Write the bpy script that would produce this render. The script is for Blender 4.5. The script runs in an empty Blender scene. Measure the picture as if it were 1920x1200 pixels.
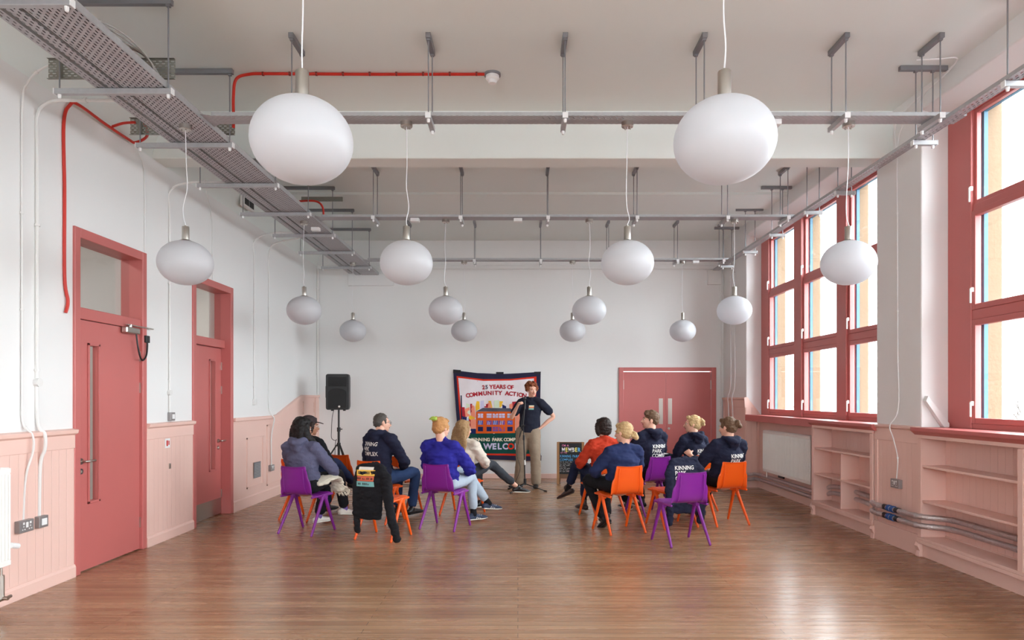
import bpy, bmesh, math, random
from mathutils import Vector, Matrix, noise
from mathutils.bvhtree import BVHTree
PI = math.pi
random.seed(7)
SC = bpy.context.scene
COL = SC.collection

# ------------------------------------------------------------------ camera, world, exposure
cam_d = bpy.data.cameras.new('camera')
cam = bpy.data.objects.new('camera', cam_d); COL.objects.link(cam)
cam.location = (0, 0, 1.5); cam.rotation_euler = (PI/2, 0, 0)
cam_d.sensor_width = 36; cam_d.lens = 24.0
cam_d.shift_x = -11/1920; cam_d.shift_y = 146/1920
cam_d.clip_start = .05; cam_d.clip_end = 400
SC.camera = cam
SC.view_settings.view_transform = 'Standard'; SC.view_settings.look = 'None'
SC.view_settings.exposure = 1.26; SC.view_settings.gamma = 1.0
SC.view_settings.use_curve_mapping = False
W = bpy.data.worlds.new('overcast'); SC.world = W; W.use_nodes = True
bg = W.node_tree.nodes['Background']; bg.inputs[0].default_value = (.87, .955, 1.0, 1); bg.inputs[1].default_value = 7.5
SC.cycles.max_bounces = 10; SC.cycles.diffuse_bounces = 7; SC.cycles.transparent_max_bounces = 24
SC.cycles.sample_clamp_indirect = 8


XL, XR, YB, ZC = -3.73, 3.83, 12.71, 4.43      # left wall, right piers, end wall, ceiling
XW = 4.08                                       # plane of the windows
YN = -3.0                                       # wall behind the camera
ZT = 3.945                                      # top of left wall / underside of beams
def portal(loc, rot, sx, sy):
    l = bpy.data.lights.new('sky_portal', 'AREA'); l.shape = 'RECTANGLE'; l.size = sx; l.size_y = sy
    l.cycles.is_portal = True
    o = bpy.data.objects.new('sky_portal', l); COL.objects.link(o); o.location = loc; o.rotation_euler = rot
    return o
for y0, y1 in ((7.29, 11.45), (2.34, 6.48), (-2.6, 1.53)):
    portal((4.45, (y0+y1)/2, 2.67), (0, PI/2, 0), 3.1, y1-y0+.3)

for x0 in (-2.6, 1.0): portal((x0+.85, YN-.32, 2.2), (-PI/2, 0, 0), 1.9, 1.8)
# ------------------------------------------------------------------ materials
def sr(r, g=None, b=None):
    if g is None: r, g, b = r
    f = lambda c: (c/255/12.92) if c/255 <= .04045 else ((c/255+.055)/1.055)**2.4
    return (f(r), f(g), f(b), 1)
MATS = {}
def mat(name, rgb, rough=.6, metal=0, bump=0, bscale=60, var=0, vscale=3, spec=.5, stretch=None):
    if name in MATS: return MATS[name]
    m = bpy.data.materials.new(name); m.use_nodes = True; nt = m.node_tree; N = nt.nodes; L = nt.links
    p = N['Principled BSDF']; p.inputs['Base Color'].default_value = sr(rgb)
    p.inputs['Roughness'].default_value = rough; p.inputs['Metallic'].default_value = metal
    p.inputs['Specular IOR Level'].default_value = spec
    tc = N.new('ShaderNodeTexCoord')
    src = tc.outputs['Object']
    if stretch:
        mp = N.new('ShaderNodeMapping'); mp.inputs['Scale'].default_value = stretch; L.new(src, mp.inputs[0]); src = mp.outputs[0]
    if var:
        n = N.new('ShaderNodeTexNoise'); n.inputs['Scale'].default_value = vscale; n.inputs['Detail'].default_value = 5
        L.new(src, n.inputs['Vector'])
        mx = N.new('ShaderNodeMix'); mx.data_type = 'RGBA'
        a = sr(rgb); k0 = 1-var; k1 = 1+var
        mx.inputs[6].default_value = (a[0]*k0, a[1]*k0, a[2]*k0, 1)
        mx.inputs[7].default_value = (min(1, a[0]*k1), min(1, a[1]*k1), min(1, a[2]*k1), 1)
        L.new(n.outputs[0], mx.inputs[0]); L.new(mx.outputs[2], p.inputs['Base Color'])
    if bump:
        n2 = N.new('ShaderNodeTexNoise'); n2.inputs['Scale'].default_value = bscale; n2.inputs['Detail'].default_value = 3
        L.new(src, n2.inputs['Vector'])
        b = N.new('ShaderNodeBump'); b.inputs['Strength'].default_value = bump; b.inputs['Distance'].default_value = .01
        L.new(n2.outputs[0], b.inputs['Height']); L.new(b.outputs[0], p.inputs['Normal'])
    MATS[name] = m
    return m
def boarded(name, rgb, axis, pitch, rough=.45, depth=.35):
    """painted boards: V-grooves every `pitch` metres along world axis 0 (x) or 1 (y)"""
    m = mat(name, rgb, rough, var=.03, vscale=2); nt = m.node_tree; N = nt.nodes; L = nt.links
    tc = N.new('ShaderNodeTexCoord'); sp = N.new('ShaderNodeSeparateXYZ'); L.new(tc.outputs['Object'], sp.inputs[0])
    d = N.new('ShaderNodeMath'); d.operation = 'DIVIDE'; d.inputs[1].default_value = pitch; L.new(sp.outputs[axis], d.inputs[0])
    fr = N.new('ShaderNodeMath'); fr.operation = 'FRACT'; L.new(d.outputs[0], fr.inputs[0])
    s = N.new('ShaderNodeMath'); s.operation = 'SUBTRACT'; s.inputs[1].default_value = .5; L.new(fr.outputs[0], s.inputs[0])
    ab = N.new('ShaderNodeMath'); ab.operation = 'ABSOLUTE'; L.new(s.outputs[0], ab.inputs[0])
    mr = N.new('ShaderNodeMapRange'); mr.inputs[1].default_value = 0; mr.inputs[2].default_value = .06; L.new(ab.outputs[0], mr.inputs[0])
    b = N.new('ShaderNodeBump'); b.inputs['Strength'].default_value = depth; b.inputs['Distance'].default_value = .02
    L.new(mr.outputs[0], b.inputs['Height']); L.new(b.outputs[0], N['Principled BSDF'].inputs['Normal'])
    return m
M_WALL = mat('white_wall_paint', (228, 227, 226), .55, bump=.12, bscale=6, var=.02, vscale=1.2)
M_CEIL = mat('ceiling_paint', (228, 233, 230), .8, bump=.08, bscale=3, var=.025, vscale=.8)
M_PINK = boarded('pink_boards_side', (232, 194, 182), 1, .09)
M_PINKX = boarded('pink_boards_end', (232, 194, 182), 0, .09)
M_PINKP = mat('pink_gloss_paint', (232, 194, 182), .42, var=.03)
M_RED = mat('brick_red_gloss', (190, 104, 100), .38, var=.03, spec=.5)
M_GALV = mat('galvanised_steel', (176, 176, 178), .45, metal=.35, var=.12, vscale=30)
M_GALVD = mat('dark_galvanised', (136, 136, 140), .5, metal=.4, var=.1)
M_STEEL = mat('brushed_steel', (190, 185, 178), .28, metal=1)
M_WHITEP = mat('white_plastic', (235, 235, 235), .4)
M_WHITEE = mat('white_enamel', (238, 236, 232), .3)
M_COND = mat('painted_conduit', (222, 220, 218), .5)
M_BLACK = mat('black_plastic', (22, 22, 24), .45)
M_BLK2 = mat('black_grille', (16, 16, 18), .6, bump=.5, bscale=400)
M_REDC = mat('red_fire_cable', (196, 40, 24), .45)
M_OPAL = mat('opal_glass', (226, 226, 230), .3, spec=.45)
M_OR = mat('orange_plastic', (240, 92, 18), .36, bump=.06, bscale=300)
M_PU = mat('purple_plastic', (128, 34, 142), .34, bump=.06, bscale=300)
M_FOIL = mat('foil_lagging', (205, 195, 195), .33, metal=.8, bump=.8, bscale=60, var=.15, vscale=20)
M_BLUEC = mat('blue_clip', (30, 80, 150), .5)
M_STONE = mat('sandstone', (128, 104, 82), .9, bump=.3, bscale=30, var=.08, vscale=4)
M_BLUEF = mat('pale_blue_frame', (60, 106, 132), .5)
M_SOCK = mat('grey_metal_socket', (150, 145, 145), .4, metal=.5)
M_WOODF = mat('sign_wood', (150, 105, 62), .5, var=.2, vscale=12, stretch=(1, 1, .1))
M_CHALK = mat('chalk_black', (24, 24, 26), .7, var=.1, vscale=10)
def opal():
    m = bpy.data.materials.new('opal_glass'); m.use_nodes = True; nt = m.node_tree; N = nt.nodes; L = nt.links; p = N['Principled BSDF']
    p.inputs['Base Color'].default_value = sr(222, 223, 226); p.inputs['Roughness'].default_value = .35
    t = N.new('ShaderNodeBsdfTranslucent'); t.inputs[0].default_value = sr(226, 226, 230); mx = N.new('ShaderNodeMixShader'); mx.inputs[0].default_value = .42
    L.new(p.outputs[0], mx.inputs[1]); L.new(t.outputs[0], mx.inputs[2]); L.new(mx.outputs[0], N['Material Output'].inputs[0]); return m
M_OPAL = opal()
def glass(name, tint=(1, 1, 1)):
    m = bpy.data.materials.new(name); m.use_nodes = True; nt = m.node_tree; N = nt.nodes; L = nt.links
    N.remove(N['Principled BSDF']); o = N['Material Output']
    t = N.new('ShaderNodeBsdfTransparent'); t.inputs[0].default_value = (*tint, 1)
    g = N.new('ShaderNodeBsdfGlossy'); g.inputs['Roughness'].default_value = .02
    lw = N.new('ShaderNodeLayerWeight'); lw.inputs[0].default_value = .5
    pw = N.new('ShaderNodeMath'); pw.operation = 'POWER'; pw.inputs[1].default_value = 5; L.new(lw.outputs['Facing'], pw.inputs[0])
    f = N.new('ShaderNodeMath'); f.operation = 'MULTIPLY_ADD'; f.inputs[1].default_value = .7; f.inputs[2].default_value = .03; L.new(pw.outputs[0], f.inputs[0])
    mx = N.new('ShaderNodeMixShader'); L.new(f.outputs[0], mx.inputs[0]); L.new(t.outputs[0], mx.inputs[1]); L.new(g.outputs[0], mx.inputs[2])
    L.new(mx.outputs[0], o.inputs[0]); return m
M_GLASS = glass('window_glass', (.97, .98, .98))
def perforated(name, ax_l, ax_w, pl=.045, pw=.018, rgb=(178, 176, 180)):
    """sheet with staggered slots cut right through; slots run along axis ax_l"""
    m = mat(name, rgb, .45, metal=.3, var=.1, vscale=15); nt = m.node_tree; N = nt.nodes; L = nt.links
    p = N['Principled BSDF']; out = N['Material Output']
    tc = N.new('ShaderNodeTexCoord'); sp = N.new('ShaderNodeSeparateXYZ'); L.new(tc.outputs['Object'], sp.inputs[0])
    def mth(op, a, b=None):
        n = N.new('ShaderNodeMath'); n.operation = op
        for i, v in enumerate((a, b)):
            if v is None: continue
            if isinstance(v, (int, float)): n.inputs[i].default_value = v
            else: L.new(v, n.inputs[i])
        return n.outputs[0]
    wv = mth('DIVIDE', sp.outputs[ax_w], pw); row = mth('FLOOR', wv); half = mth('MULTIPLY', mth('FLOORED_MODULO', row, 2), .5)
    lv = mth('ADD', mth('DIVIDE', sp.outputs[ax_l], pl), half)
    fw = mth('ABSOLUTE', mth('SUBTRACT', mth('FRACT', wv), .5)); fl = mth('ABSOLUTE', mth('SUBTRACT', mth('FRACT', lv), .5))
    hole = mth('MULTIPLY', mth('LESS_THAN', fw, .17), mth('LESS_THAN', fl, .28))
    t = N.new('ShaderNodeBsdfTransparent'); mx = N.new('ShaderNodeMixShader')
    L.new(hole, mx.inputs[0]); L.new(p.outputs[0], mx.inputs[1]); L.new(t.outputs[0], mx.inputs[2]); L.new(mx.outputs[0], out.inputs[0])
    return m
M_PERFY = perforated('perforated_tray_along', 1, 0, .052, .026)
M_PERFX = perforated('perforated_tray_across', 0, 1)
M_PERFZ = perforated('perforated_plate', 0, 2, rgb=(140, 138, 130))
def floor_mat():
    m = bpy.data.materials.new('varnished_floorboards'); m.use_nodes = True; nt = m.node_tree; N = nt.nodes; L = nt.links
    p = N['Principled BSDF']; tc = N.new('ShaderNodeTexCoord')
    br = N.new('ShaderNodeTexBrick'); br.inputs['Scale'].default_value = 1
    br.inputs['Brick Width'].default_value = 2.7; br.inputs['Row Height'].default_value = .075
    br.inputs['Mortar Size'].default_value = .0016; br.inputs['Mortar Smooth'].default_value = .3; br.offset = .37
    br.inputs['Color1'].default_value = sr(172, 134, 102); br.inputs['Color2'].default_value = sr(152, 112, 82); br.inputs['Mortar'].default_value = sr(74, 48, 34)
    L.new(tc.outputs['Object'], br.inputs['Vector'])
    mp = N.new('ShaderNodeMapping'); mp.inputs['Scale'].default_value = (.5, 9, 1); L.new(tc.outputs['Object'], mp.inputs[0])
    n = N.new('ShaderNodeTexNoise'); n.inputs['Scale'].default_value = 2.2; n.inputs['Detail'].default_value = 8; L.new(mp.outputs[0], n.inputs['Vector'])
    cr = N.new('ShaderNodeValToRGB'); cr.color_ramp.elements[0].position = .3; cr.color_ramp.elements[0].color = (.78, .76, .74, 1)
    cr.color_ramp.elements[1].position = .72; cr.color_ramp.elements[1].color = (1.15, 1.13, 1.12, 1); L.new(n.outputs[0], cr.inputs[0])
    mx = N.new('ShaderNodeMix'); mx.data_type = 'RGBA'; mx.blend_type = 'MULTIPLY'; mx.inputs[0].default_value = 1
    L.new(br.outputs[0], mx.inputs[6]); L.new(cr.outputs[0], mx.inputs[7])
    n3 = N.new('ShaderNodeTexNoise'); n3.inputs['Scale'].default_value = .55; n3.inputs['Detail'].default_value = 4; L.new(tc.outputs['Object'], n3.inputs['Vector'])
    cr3 = N.new('ShaderNodeValToRGB'); cr3.color_ramp.elements[0].position = .35; cr3.color_ramp.elements[0].color = (.8, .78, .76, 1)
    cr3.color_ramp.elements[1].position = .7; cr3.color_ramp.elements[1].color = (1.1, 1.1, 1.1, 1); L.new(n3.outputs[0], cr3.inputs[0])
    mx3 = N.new('ShaderNodeMix'); mx3.data_type = 'RGBA'; mx3.blend_type = 'MULTIPLY'; mx3.inputs[0].default_value = 1
    L.new(mx.outputs[2], mx3.inputs[6]); L.new(cr3.outputs[0], mx3.inputs[7])
    L.new(mx3.outputs[2], p.inputs['Base Color'])
    mr = N.new('ShaderNodeMapRange'); mr.inputs[3].default_value = .16; mr.inputs[4].default_value = .36; L.new(n.outputs[0], mr.inputs[0]); L.new(mr.outputs[0], p.inputs['Roughness'])
    p.inputs['Specular IOR Level'].default_value = .6
    mp2 = N.new('ShaderNodeMapping'); mp2.inputs['Scale'].default_value = (1.2, 26, 1); L.new(tc.outputs['Object'], mp2.inputs[0])
    n2 = N.new('ShaderNodeTexNoise'); n2.inputs['Scale'].default_value = 1.0; n2.inputs['Detail'].default_value = 2; L.new(mp2.outputs[0], n2.inputs['Vector'])
    ad = N.new('ShaderNodeMath'); ad.operation = 'SUBTRACT'; L.new(n2.outputs[0], ad.inputs[0]); L.new(br.outputs[1], ad.inputs[1])
    b = N.new('ShaderNodeBump'); b.inputs['Strength'].default_value = .22; b.inputs['Distance'].default_value = .006
    L.new(ad.outputs[0], b.inputs['Height']); L.new(b.outputs[0], p.inputs['Normal'])
    return m
M_FLOOR = floor_mat()

# ------------------------------------------------------------------ mesh helpers
def V(*a): return Vector(a)
def link(name, bm, m, parent=None, smooth=False, bev=0):
    me = bpy.data.meshes.new(name)
    bmesh.ops.recalc_face_normals(bm, faces=bm.faces[:]) if not getattr(bm, 'keepn', False) else None
    bm.to_mesh(me); bm.free()
    return link_me(name, me, m, parent, smooth, bev)
def link_me(name, me, m, parent=None, smooth=False, bev=0):
    ms = m if isinstance(m, (list, tuple)) else [m]
    for k in ms: me.materials.append(k)
    if smooth:
        me.polygons.foreach_set('use_smooth', [True]*len(me.polygons))
        if smooth != 'all': me.set_sharp_from_angle(angle=math.radians(38))
    o = bpy.data.objects.new(name, me); COL.objects.link(o)
    if parent: o.parent = parent
    if bev:
        b = o.modifiers.new('bevel', 'BEVEL'); b.width = bev; b.segments = 2; b.limit_method = 'ANGLE'
    return o
def tag(o, label, cat, group=None):
    o['label'] = label; o['category'] = cat
    if group: o['group'] = group
    return o
def empty(name, loc=(0, 0, 0), rz=0, label=None, cat=None, group=None):
    o = bpy.data.objects.new(name, None); COL.objects.link(o); o.location = loc; o.rotation_euler = (0, 0, rz)
    o.empty_display_size = .1
    if label: tag(o, label, cat, group)
    return o
def struct(o): o['kind'] = 'structure'; return o
def dup(root, loc, rz=0, label=None, group=None, rot=None):
    r = root.copy(); COL.objects.link(r); r.location = loc; r.rotation_euler = rot or (0, 0, rz)
    if label: r['label'] = label
    if group: r['group'] = group
    for ch in list(root.children):
        c = ch.copy(); COL.objects.link(c); c.parent = r
        for g in list(ch.children):
            d = g.copy(); COL.objects.link(d); d.parent = c
    return r
def box(bm, x0, x1, y0, y1, z0, z1, mi=0):
    if x0 > x1: x0, x1 = x1, x0
    if y0 > y1: y0, y1 = y1, y0
    if z0 > z1: z0, z1 = z1, z0
    vs = [bm.verts.new(c) for c in ((x0,y0,z0),(x1,y0,z0),(x1,y1,z0),(x0,y1,z0),(x0,y0,z1),(x1,y0,z1),(x1,y1,z1),(x0,y1,z1))]
    for f in ((0,3,2,1),(4,5,6,7),(0,1,5,4),(1,2,6,5),(2,3,7,6),(3,0,4,7)):
        fc = bm.faces.new([vs[i] for i in f]); fc.material_index = mi
    return vs
def BX(name, *a, m=None, parent=None, bev=0):
    bm = bmesh.new(); box(bm, *a); return link(name, bm, m, parent, bev=bev)
def tube(bm, pts, r, n=10, cap=True, mi=0):
    """round tube along pts, r a number or list"""
    pts = [Vector(p) for p in pts]; rs = r if isinstance(r, (list, tuple)) else [r]*len(pts)
    rings = []; prev = None
    for i, p in enumerate(pts):
        t = (pts[min(i+1, len(pts)-1)] - pts[max(i-1, 0)])
        if t.length < 1e-9: t = V(0, 0, 1)
        t.normalize()
        if prev is None:
            a = V(0, 0, 1) if abs(t.z) < .9 else V(1, 0, 0); u = t.cross(a).normalized()
        else:
            u = (prev - t*prev.dot(t)); u = u.normalized() if u.length > 1e-6 else t.orthogonal().normalized()
        prev = u; w = t.cross(u)
        rings.append([bm.verts.new(p + (u*math.cos(2*PI*k/n) + w*math.sin(2*PI*k/n))*rs[i]) for k in range(n)])
    for a, b in zip(rings, rings[1:]):
        for k in range(n):
            f = bm.faces.new((a[k], a[(k+1) % n], b[(k+1) % n], b[k])); f.material_index = mi
    if cap:
        bm.faces.new(rings[0][::-1]).material_index = mi; bm.faces.new(rings[-1]).material_index = mi
def curve_pts(pts, sub=6):
    """Catmull-Rom"""
    P = [Vector(p) for p in pts]; out = []
    for i in range(len(P)-1):
        p0, p1, p2, p3 = P[max(i-1, 0)], P[i], P[i+1], P[min(i+2, len(P)-1)]
        for k in range(sub):
            t = k/sub
            out.append(.5*((2*p1)+(p2-p0)*t+(2*p0-5*p1+4*p2-p3)*t*t+(3*p1-p0-3*p2+p3)*t**3))
    out.append(P[-1]); return out
def lathe(bm, prof, n=24, c=(0, 0, 0), mi=0):
    """profile of (r, z) turned about the vertical through c"""
    c = Vector(c); rings = []
    for r, z in prof:
        if r < 1e-6: rings.append([bm.verts.new(c+V(0, 0, z))])
        else: rings.append([bm.verts.new(c+V(r*math.cos(2*PI*k/n), r*math.sin(2*PI*k/n), z)) for k in range(n)])
    for a, b in zip(rings, rings[1:]):
        for k in range(n):
            k2 = (k+1) % n
            if len(a) == 1 and len(b) == 1: continue
            if len(a) == 1: f = bm.faces.new((a[0], b[k], b[k2]))
            elif len(b) == 1: f = bm.faces.new((a[k], b[0], a[k2]))
            else: f = bm.faces.new((a[k], b[k], b[k2], a[k2]))
            f.material_index = mi
    if len(rings[0]) > 1: bm.faces.new(rings[0])
    if len(rings[-1]) > 1: bm.faces.new(rings[-1][::-1])
def prism(bm, poly, axis, a, b, mi=0):
    """polygon of 2-D points extruded along axis from a to b"""
    def P(p, t):
        return {0: (t, p[0], p[1]), 1: (p[0], t, p[1]), 2: (p[0], p[1], t)}[axis]
    A = [bm.verts.new(P(p, a)) for p in poly]; B = [bm.verts.new(P(p, b)) for p in poly]; n = len(poly)
    bm.faces.new(A).material_index = mi; bm.faces.new(B[::-1]).material_index = mi
    for i in range(n): bm.faces.new((A[i], B[i], B[(i+1) % n], A[(i+1) % n])).material_index = mi
def ell(bm, c, r, rot=None, seg=16, ring=10):
    """ellipsoid"""
    M = Matrix.Translation(Vector(c)) @ (rot.to_4x4() if rot else Matrix.Identity(4)) @ Matrix.Diagonal((*r, 1))
    bmesh.ops.create_uvsphere(bm, u_segments=seg, v_segments=ring, radius=1, matrix=M)
def chain(bm, pts, rad, side=(1, 0, 0), n=16, sub=4):
    """lofted limb: smooth through pts, rad list of (r_side, r_other); domed ends"""
    P = curve_pts(pts, sub); R = []
    rr = [(r, r) if not isinstance(r, (tuple, list)) else r for r in rad]
    for i in range(len(pts)-1):
        for k in range(sub):
            t = k/sub; t = t*t*(3-2*t)
            R.append((rr[i][0]*(1-t)+rr[i+1][0]*t, rr[i][1]*(1-t)+rr[i+1][1]*t))
    R.append(rr[-1]); side = Vector(side)
    T = [(P[min(i+1, len(P)-1)]-P[max(i-1, 0)]).normalized() for i in range(len(P))]
    def capex(p, t, r, sgn):
        return [(p+t*sgn*min(r)*math.sin(a), (r[0]*math.cos(a), r[1]*math.cos(a)), t) for a in (.45, .9, 1.3)]
    secs = [(p, r, t) for p, r, t in capex(P[0], T[0], R[0], -1)][::-1] + [(P[i], R[i], T[i]) for i in range(len(P))] + capex(P[-1], T[-1], R[-1], 1)
    rings = []
    for p, r, t in secs:
        u = side - t*side.dot(t); u = u.normalized() if u.length > .05 else t.orthogonal().normalized(); w = t.cross(u)
        rings.append([bm.verts.new(p+u*r[0]*math.cos(2*PI*k/n)+w*r[1]*math.sin(2*PI*k/n)) for k in range(n)])
    for a, b in zip(rings, rings[1:]):
        for k in range(n): bm.faces.new((a[k], a[(k+1) % n], b[(k+1) % n], b[k]))
    bm.faces.new(rings[0][::-1]); bm.faces.new(rings[-1])
def fuse(bm, voxel=.01, smooth=3, fold=0, fscale=9, seed=0):
    """weld overlapping closed volumes into one continuous skin"""
    bmesh.ops.recalc_face_normals(bm, faces=bm.faces[:])
    me = bpy.data.meshes.new('tmp'); bm.to_mesh(me); bm.free()
    o = bpy.data.objects.new('tmp', me); COL.objects.link(o)
    r = o.modifiers.new('r', 'REMESH'); r.mode = 'VOXEL'; r.voxel_size = voxel
    if smooth:
        s = o.modifiers.new('s', 'SMOOTH'); s.iterations = smooth; s.factor = .5
    dg = bpy.context.evaluated_depsgraph_get(); dg.update()
    out = bpy.data.meshes.new_from_object(o.evaluated_get(dg))
    bpy.data.objects.remove(o); bpy.data.meshes.remove(me)
    if fold:
        off = V(seed*3.1, seed*1.7, seed*5.3)
        ns = [v.normal.copy() for v in out.vertices]
        for v, nn in zip(out.vertices, ns):
            q = v.co*fscale+off; q2 = V(q.x, q.y, q.z*1.8)
            v.co += nn*fold*(noise.noise(q2)+.5*noise.noise(q2*2.3))
    out.materials.clear()
    return out
def text_mesh(body, size, bold=0.0, align='CENTER', extrude=0.0, shear=0):
    c = bpy.data.curves.new('t', 'FONT'); c.body = body; c.size = size; c.offset = bold; c.align_x = align
    c.extrude = extrude; c.resolution_u = 3; c.shear = shear; c.space_line = .95
    o = bpy.data.objects.new('t', c); COL.objects.link(o)
    dg = bpy.context.evaluated_depsgraph_get(); dg.update()
    me = bpy.data.meshes.new_from_object(o.evaluated_get(dg))
    bpy.data.objects.remove(o); bpy.data.curves.remove(c)
    return me
def at(px, py, Y):
    """a point the photograph shows at (px, py), at distance Y down the room"""
    return V((px-971)/1280*Y, Y, 1.5-(py-746)/1280*Y)
def onL(px, py, X=XL):
    """point of the left wall plane seen at (px, py)"""
    Y = 1280*X/(px-971); return V(X, Y, 1.5-(py-746)/1280*Y)
# ================================================================== ROOM SHELL
bm = bmesh.new(); box(bm, XL-.35, 4.3, YN, YB+.2, -.1, 0); struct(link('floor', bm, M_FLOOR))
# ceiling slab with curved coving down to the left wall, and shallow raised band
bm = bmesh.new()
box(bm, XL+.5, 4.3, YN, YB+.2, ZC, ZC+.15)
prof = [(XL+.5, ZC)]
for k in range(1, 13):
    a = k/12*PI/2; prof.append((XL+.5-.5*math.sin(a), ZC-(ZC-ZT)*(1-math.cos(a))))
prof += [(XL-.3, ZT), (XL-.3, ZC+.15), (XL+.5, ZC+.15)]
prism(bm, prof, 1, YN, YB+.2)
struct(link('ceiling', bm, M_CEIL, smooth=True))
bm = bmesh.new(); box(bm, XL+.25, XR+.02, 9.72, 10.45, ZC-.035, ZC+.02); struct(link('trim_1', bm, M_CEIL))
for i, (y0, y1) in enumerate(((6.97, 7.245),)):
    bm = bmesh.new(); box(bm, XL-.05, XR+.05, y0, y1, ZT, ZC+.02); struct(link('trim_2', bm, M_CEIL, bev=.008))
# left wall with two door openings
D1 = (5.72, 6.83, 2.945); D2 = (7.81, 8.91, 2.93)
bm = bmesh.new()
ys = [YN, D1[0], D1[1], D2[0], D2[1], YB+.2]
for a, b in ((0, 1), (2, 3), (4, 5)): box(bm, XL-.3, XL, ys[a], ys[b], 0, ZT)
box(bm, XL-.3, XL, D1[0], D1[1], D1[2], ZT); box(bm, XL-.3, XL, D2[0], D2[1], D2[2], ZT)
struct(link('wall_left', bm, M_WALL))
# end wall (solid, the double door hangs on it), with picture ledge
bm = bmesh.new(); DD = (1.877, 3.684, 2.066)
box(bm, XL-.3, DD[0]+.05, YB, YB+.2, 0, ZC); box(bm, DD[1]-.05, 4.3, YB, YB+.2, 0, ZC); box(bm, DD[0]+.05, DD[1]-.05, YB, YB+.2, DD[2]-.05, ZC)
struct(link('wall_end', bm, M_WALL))
bm = bmesh.new(); box(bm, XL, XR, YB-.03, YB, 3.89, 3.965); struct(link('trim_3', bm, M_WALL, bev=.01))
# corridor behind the left doors and behind the double door
bm = bmesh.new()
box(bm, -5.9, -5.8, 3.5, 11, 0, 3.6); box(bm, -5.9, XL-.3, 3.5, 11, 3.5, 3.6); box(bm, -5.9, XL-.3, 3.5, 11, -.1, 0); box(bm, -5.2, XL-.3, 7.25, 7.4, 0, 3.5); box(bm, -5.9, XL-.3, 10.9, 11, 0, 3.5); box(bm, -5.9, XL-.3, 3.5, 3.6, 0, 3.5); box(bm, -5.25, -5.0, 5.0, 7.25, 2.25, 2.45)
struct(link('wall_corridor', bm, M_WALL))
for cy, lb in ((4.9, 'unseen round fill lamp added in the corridor behind the first red door'), (9.2, 'unseen round fill lamp added in the corridor behind the second red door')):  # added lamps, out of view, that brighten the corridor behind the door glass
    r = empty('corridor_fill_lamp', (-4.9, cy, 3.5), 0, lb, 'added fill lamp')
    bm = bmesh.new(); lathe(bm, [(.17, 0), (.17, -.03), (.12, -.07), (0, -.08)], 24)
    em = mat('fill_lamp_diffuser', (240, 236, 225), .5); em.node_tree.nodes['Principled BSDF'].inputs['Emission Color'].default_value = (1, .93, .82, 1); em.node_tree.nodes['Principled BSDF'].inputs['Emission Strength'].default_value = 1.5
    link('diffuser', bm, em, r, smooth='all')
    l = bpy.data.lights.new('corridor_fill_light', 'AREA'); l.shape = 'DISK'; l.size = .34; l.energy = 9; l.color = (1, .93, .84)
    lo = bpy.data.objects.new('corridor_fill_light', l); COL.objects.link(lo); lo.parent = r; lo.location = (0, 0, -.09)
bm = bmesh.new(); box(bm, 1.7, 3.9, YB+.8, YB+.9, 0, 2.6); struct(link('wall_lobby', bm, M_WALL))
# right wall: piers (with reveals), recessed aprons under the windows, lintels
WIN = [(7.29, 11.45), (2.34, 6.48), (-2.6, 1.53)]
ZS, ZH = 1.22, 4.15
bm = bmesh.new()
for y0, y1 in ((11.45, YB+.2), (6.48, 7.29), (1.53, 2.34), (YN, -2.6)): box(bm, XR, 4.34, y0, y1, 0, ZC+.02)
for y0, y1 in WIN:
    box(bm, XR+.23, 4.34, y0, y1, 0, ZS-.02)
    prism(bm, [(XR, ZC+.02), (XR, ZH+.085), (XW, ZH), (4.34, ZH), (4.34, ZC+.02)], 1, y0, y1)
struct(link('wall_right', bm, M_WALL, bev=.012))
bm = bmesh.new()
xs = [XL-.3, -2.6, -.9, 1.0, 2.7, 4.5]
box(bm, xs[0], xs[1], YN-.3, YN, 0, ZC); box(bm, xs[2], xs[3], YN-.3, YN, 0, ZC); box(bm, xs[4], xs[5], YN-.3, YN, 0, ZC)
for a in (1, 3): box(bm, xs[a], xs[a+1], YN-.3, YN, 0, 1.3); box(bm, xs[a], xs[a+1], YN-.3, YN, 3.1, ZC)
struct(link('wall_rear', bm, M_WALL))
# --- pink boarding, left
def dado_left(name, y0, y1, cap=True):
    bm = bmesh.new(); box(bm, XL, XL+.012, y0, y1, .1, 1.16)
    o = struct(link(name, bm, M_PINK))
    bm = bmesh.new(); box(bm, XL, XL+.022, y0, y1, 1.08, 1.2); prism(bm, [(XL, 1.19), (XL+.022, 1.19), (XL+.05, 1.205), (XL+.055, 1.235), (XL, 1.245)], 1, y0, y1)
    link('rail', bm, M_PINKP, o, bev=.004)
    bm = bmesh.new(); prism(bm, [(XL, 0), (XL+.028, 0), (XL+.028, .085), (XL+.018, .105), (XL, .11)], 1, y0, y1)
    return o, bm
o, b = dado_left('trim_4', YN, D1[0]); struct(link('baseboard_left', b, M_PINKP))
o, b = dado_left('trim_5', D1[1], D2[0]); struct(link('baseboard_between', b, M_PINKP))
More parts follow.
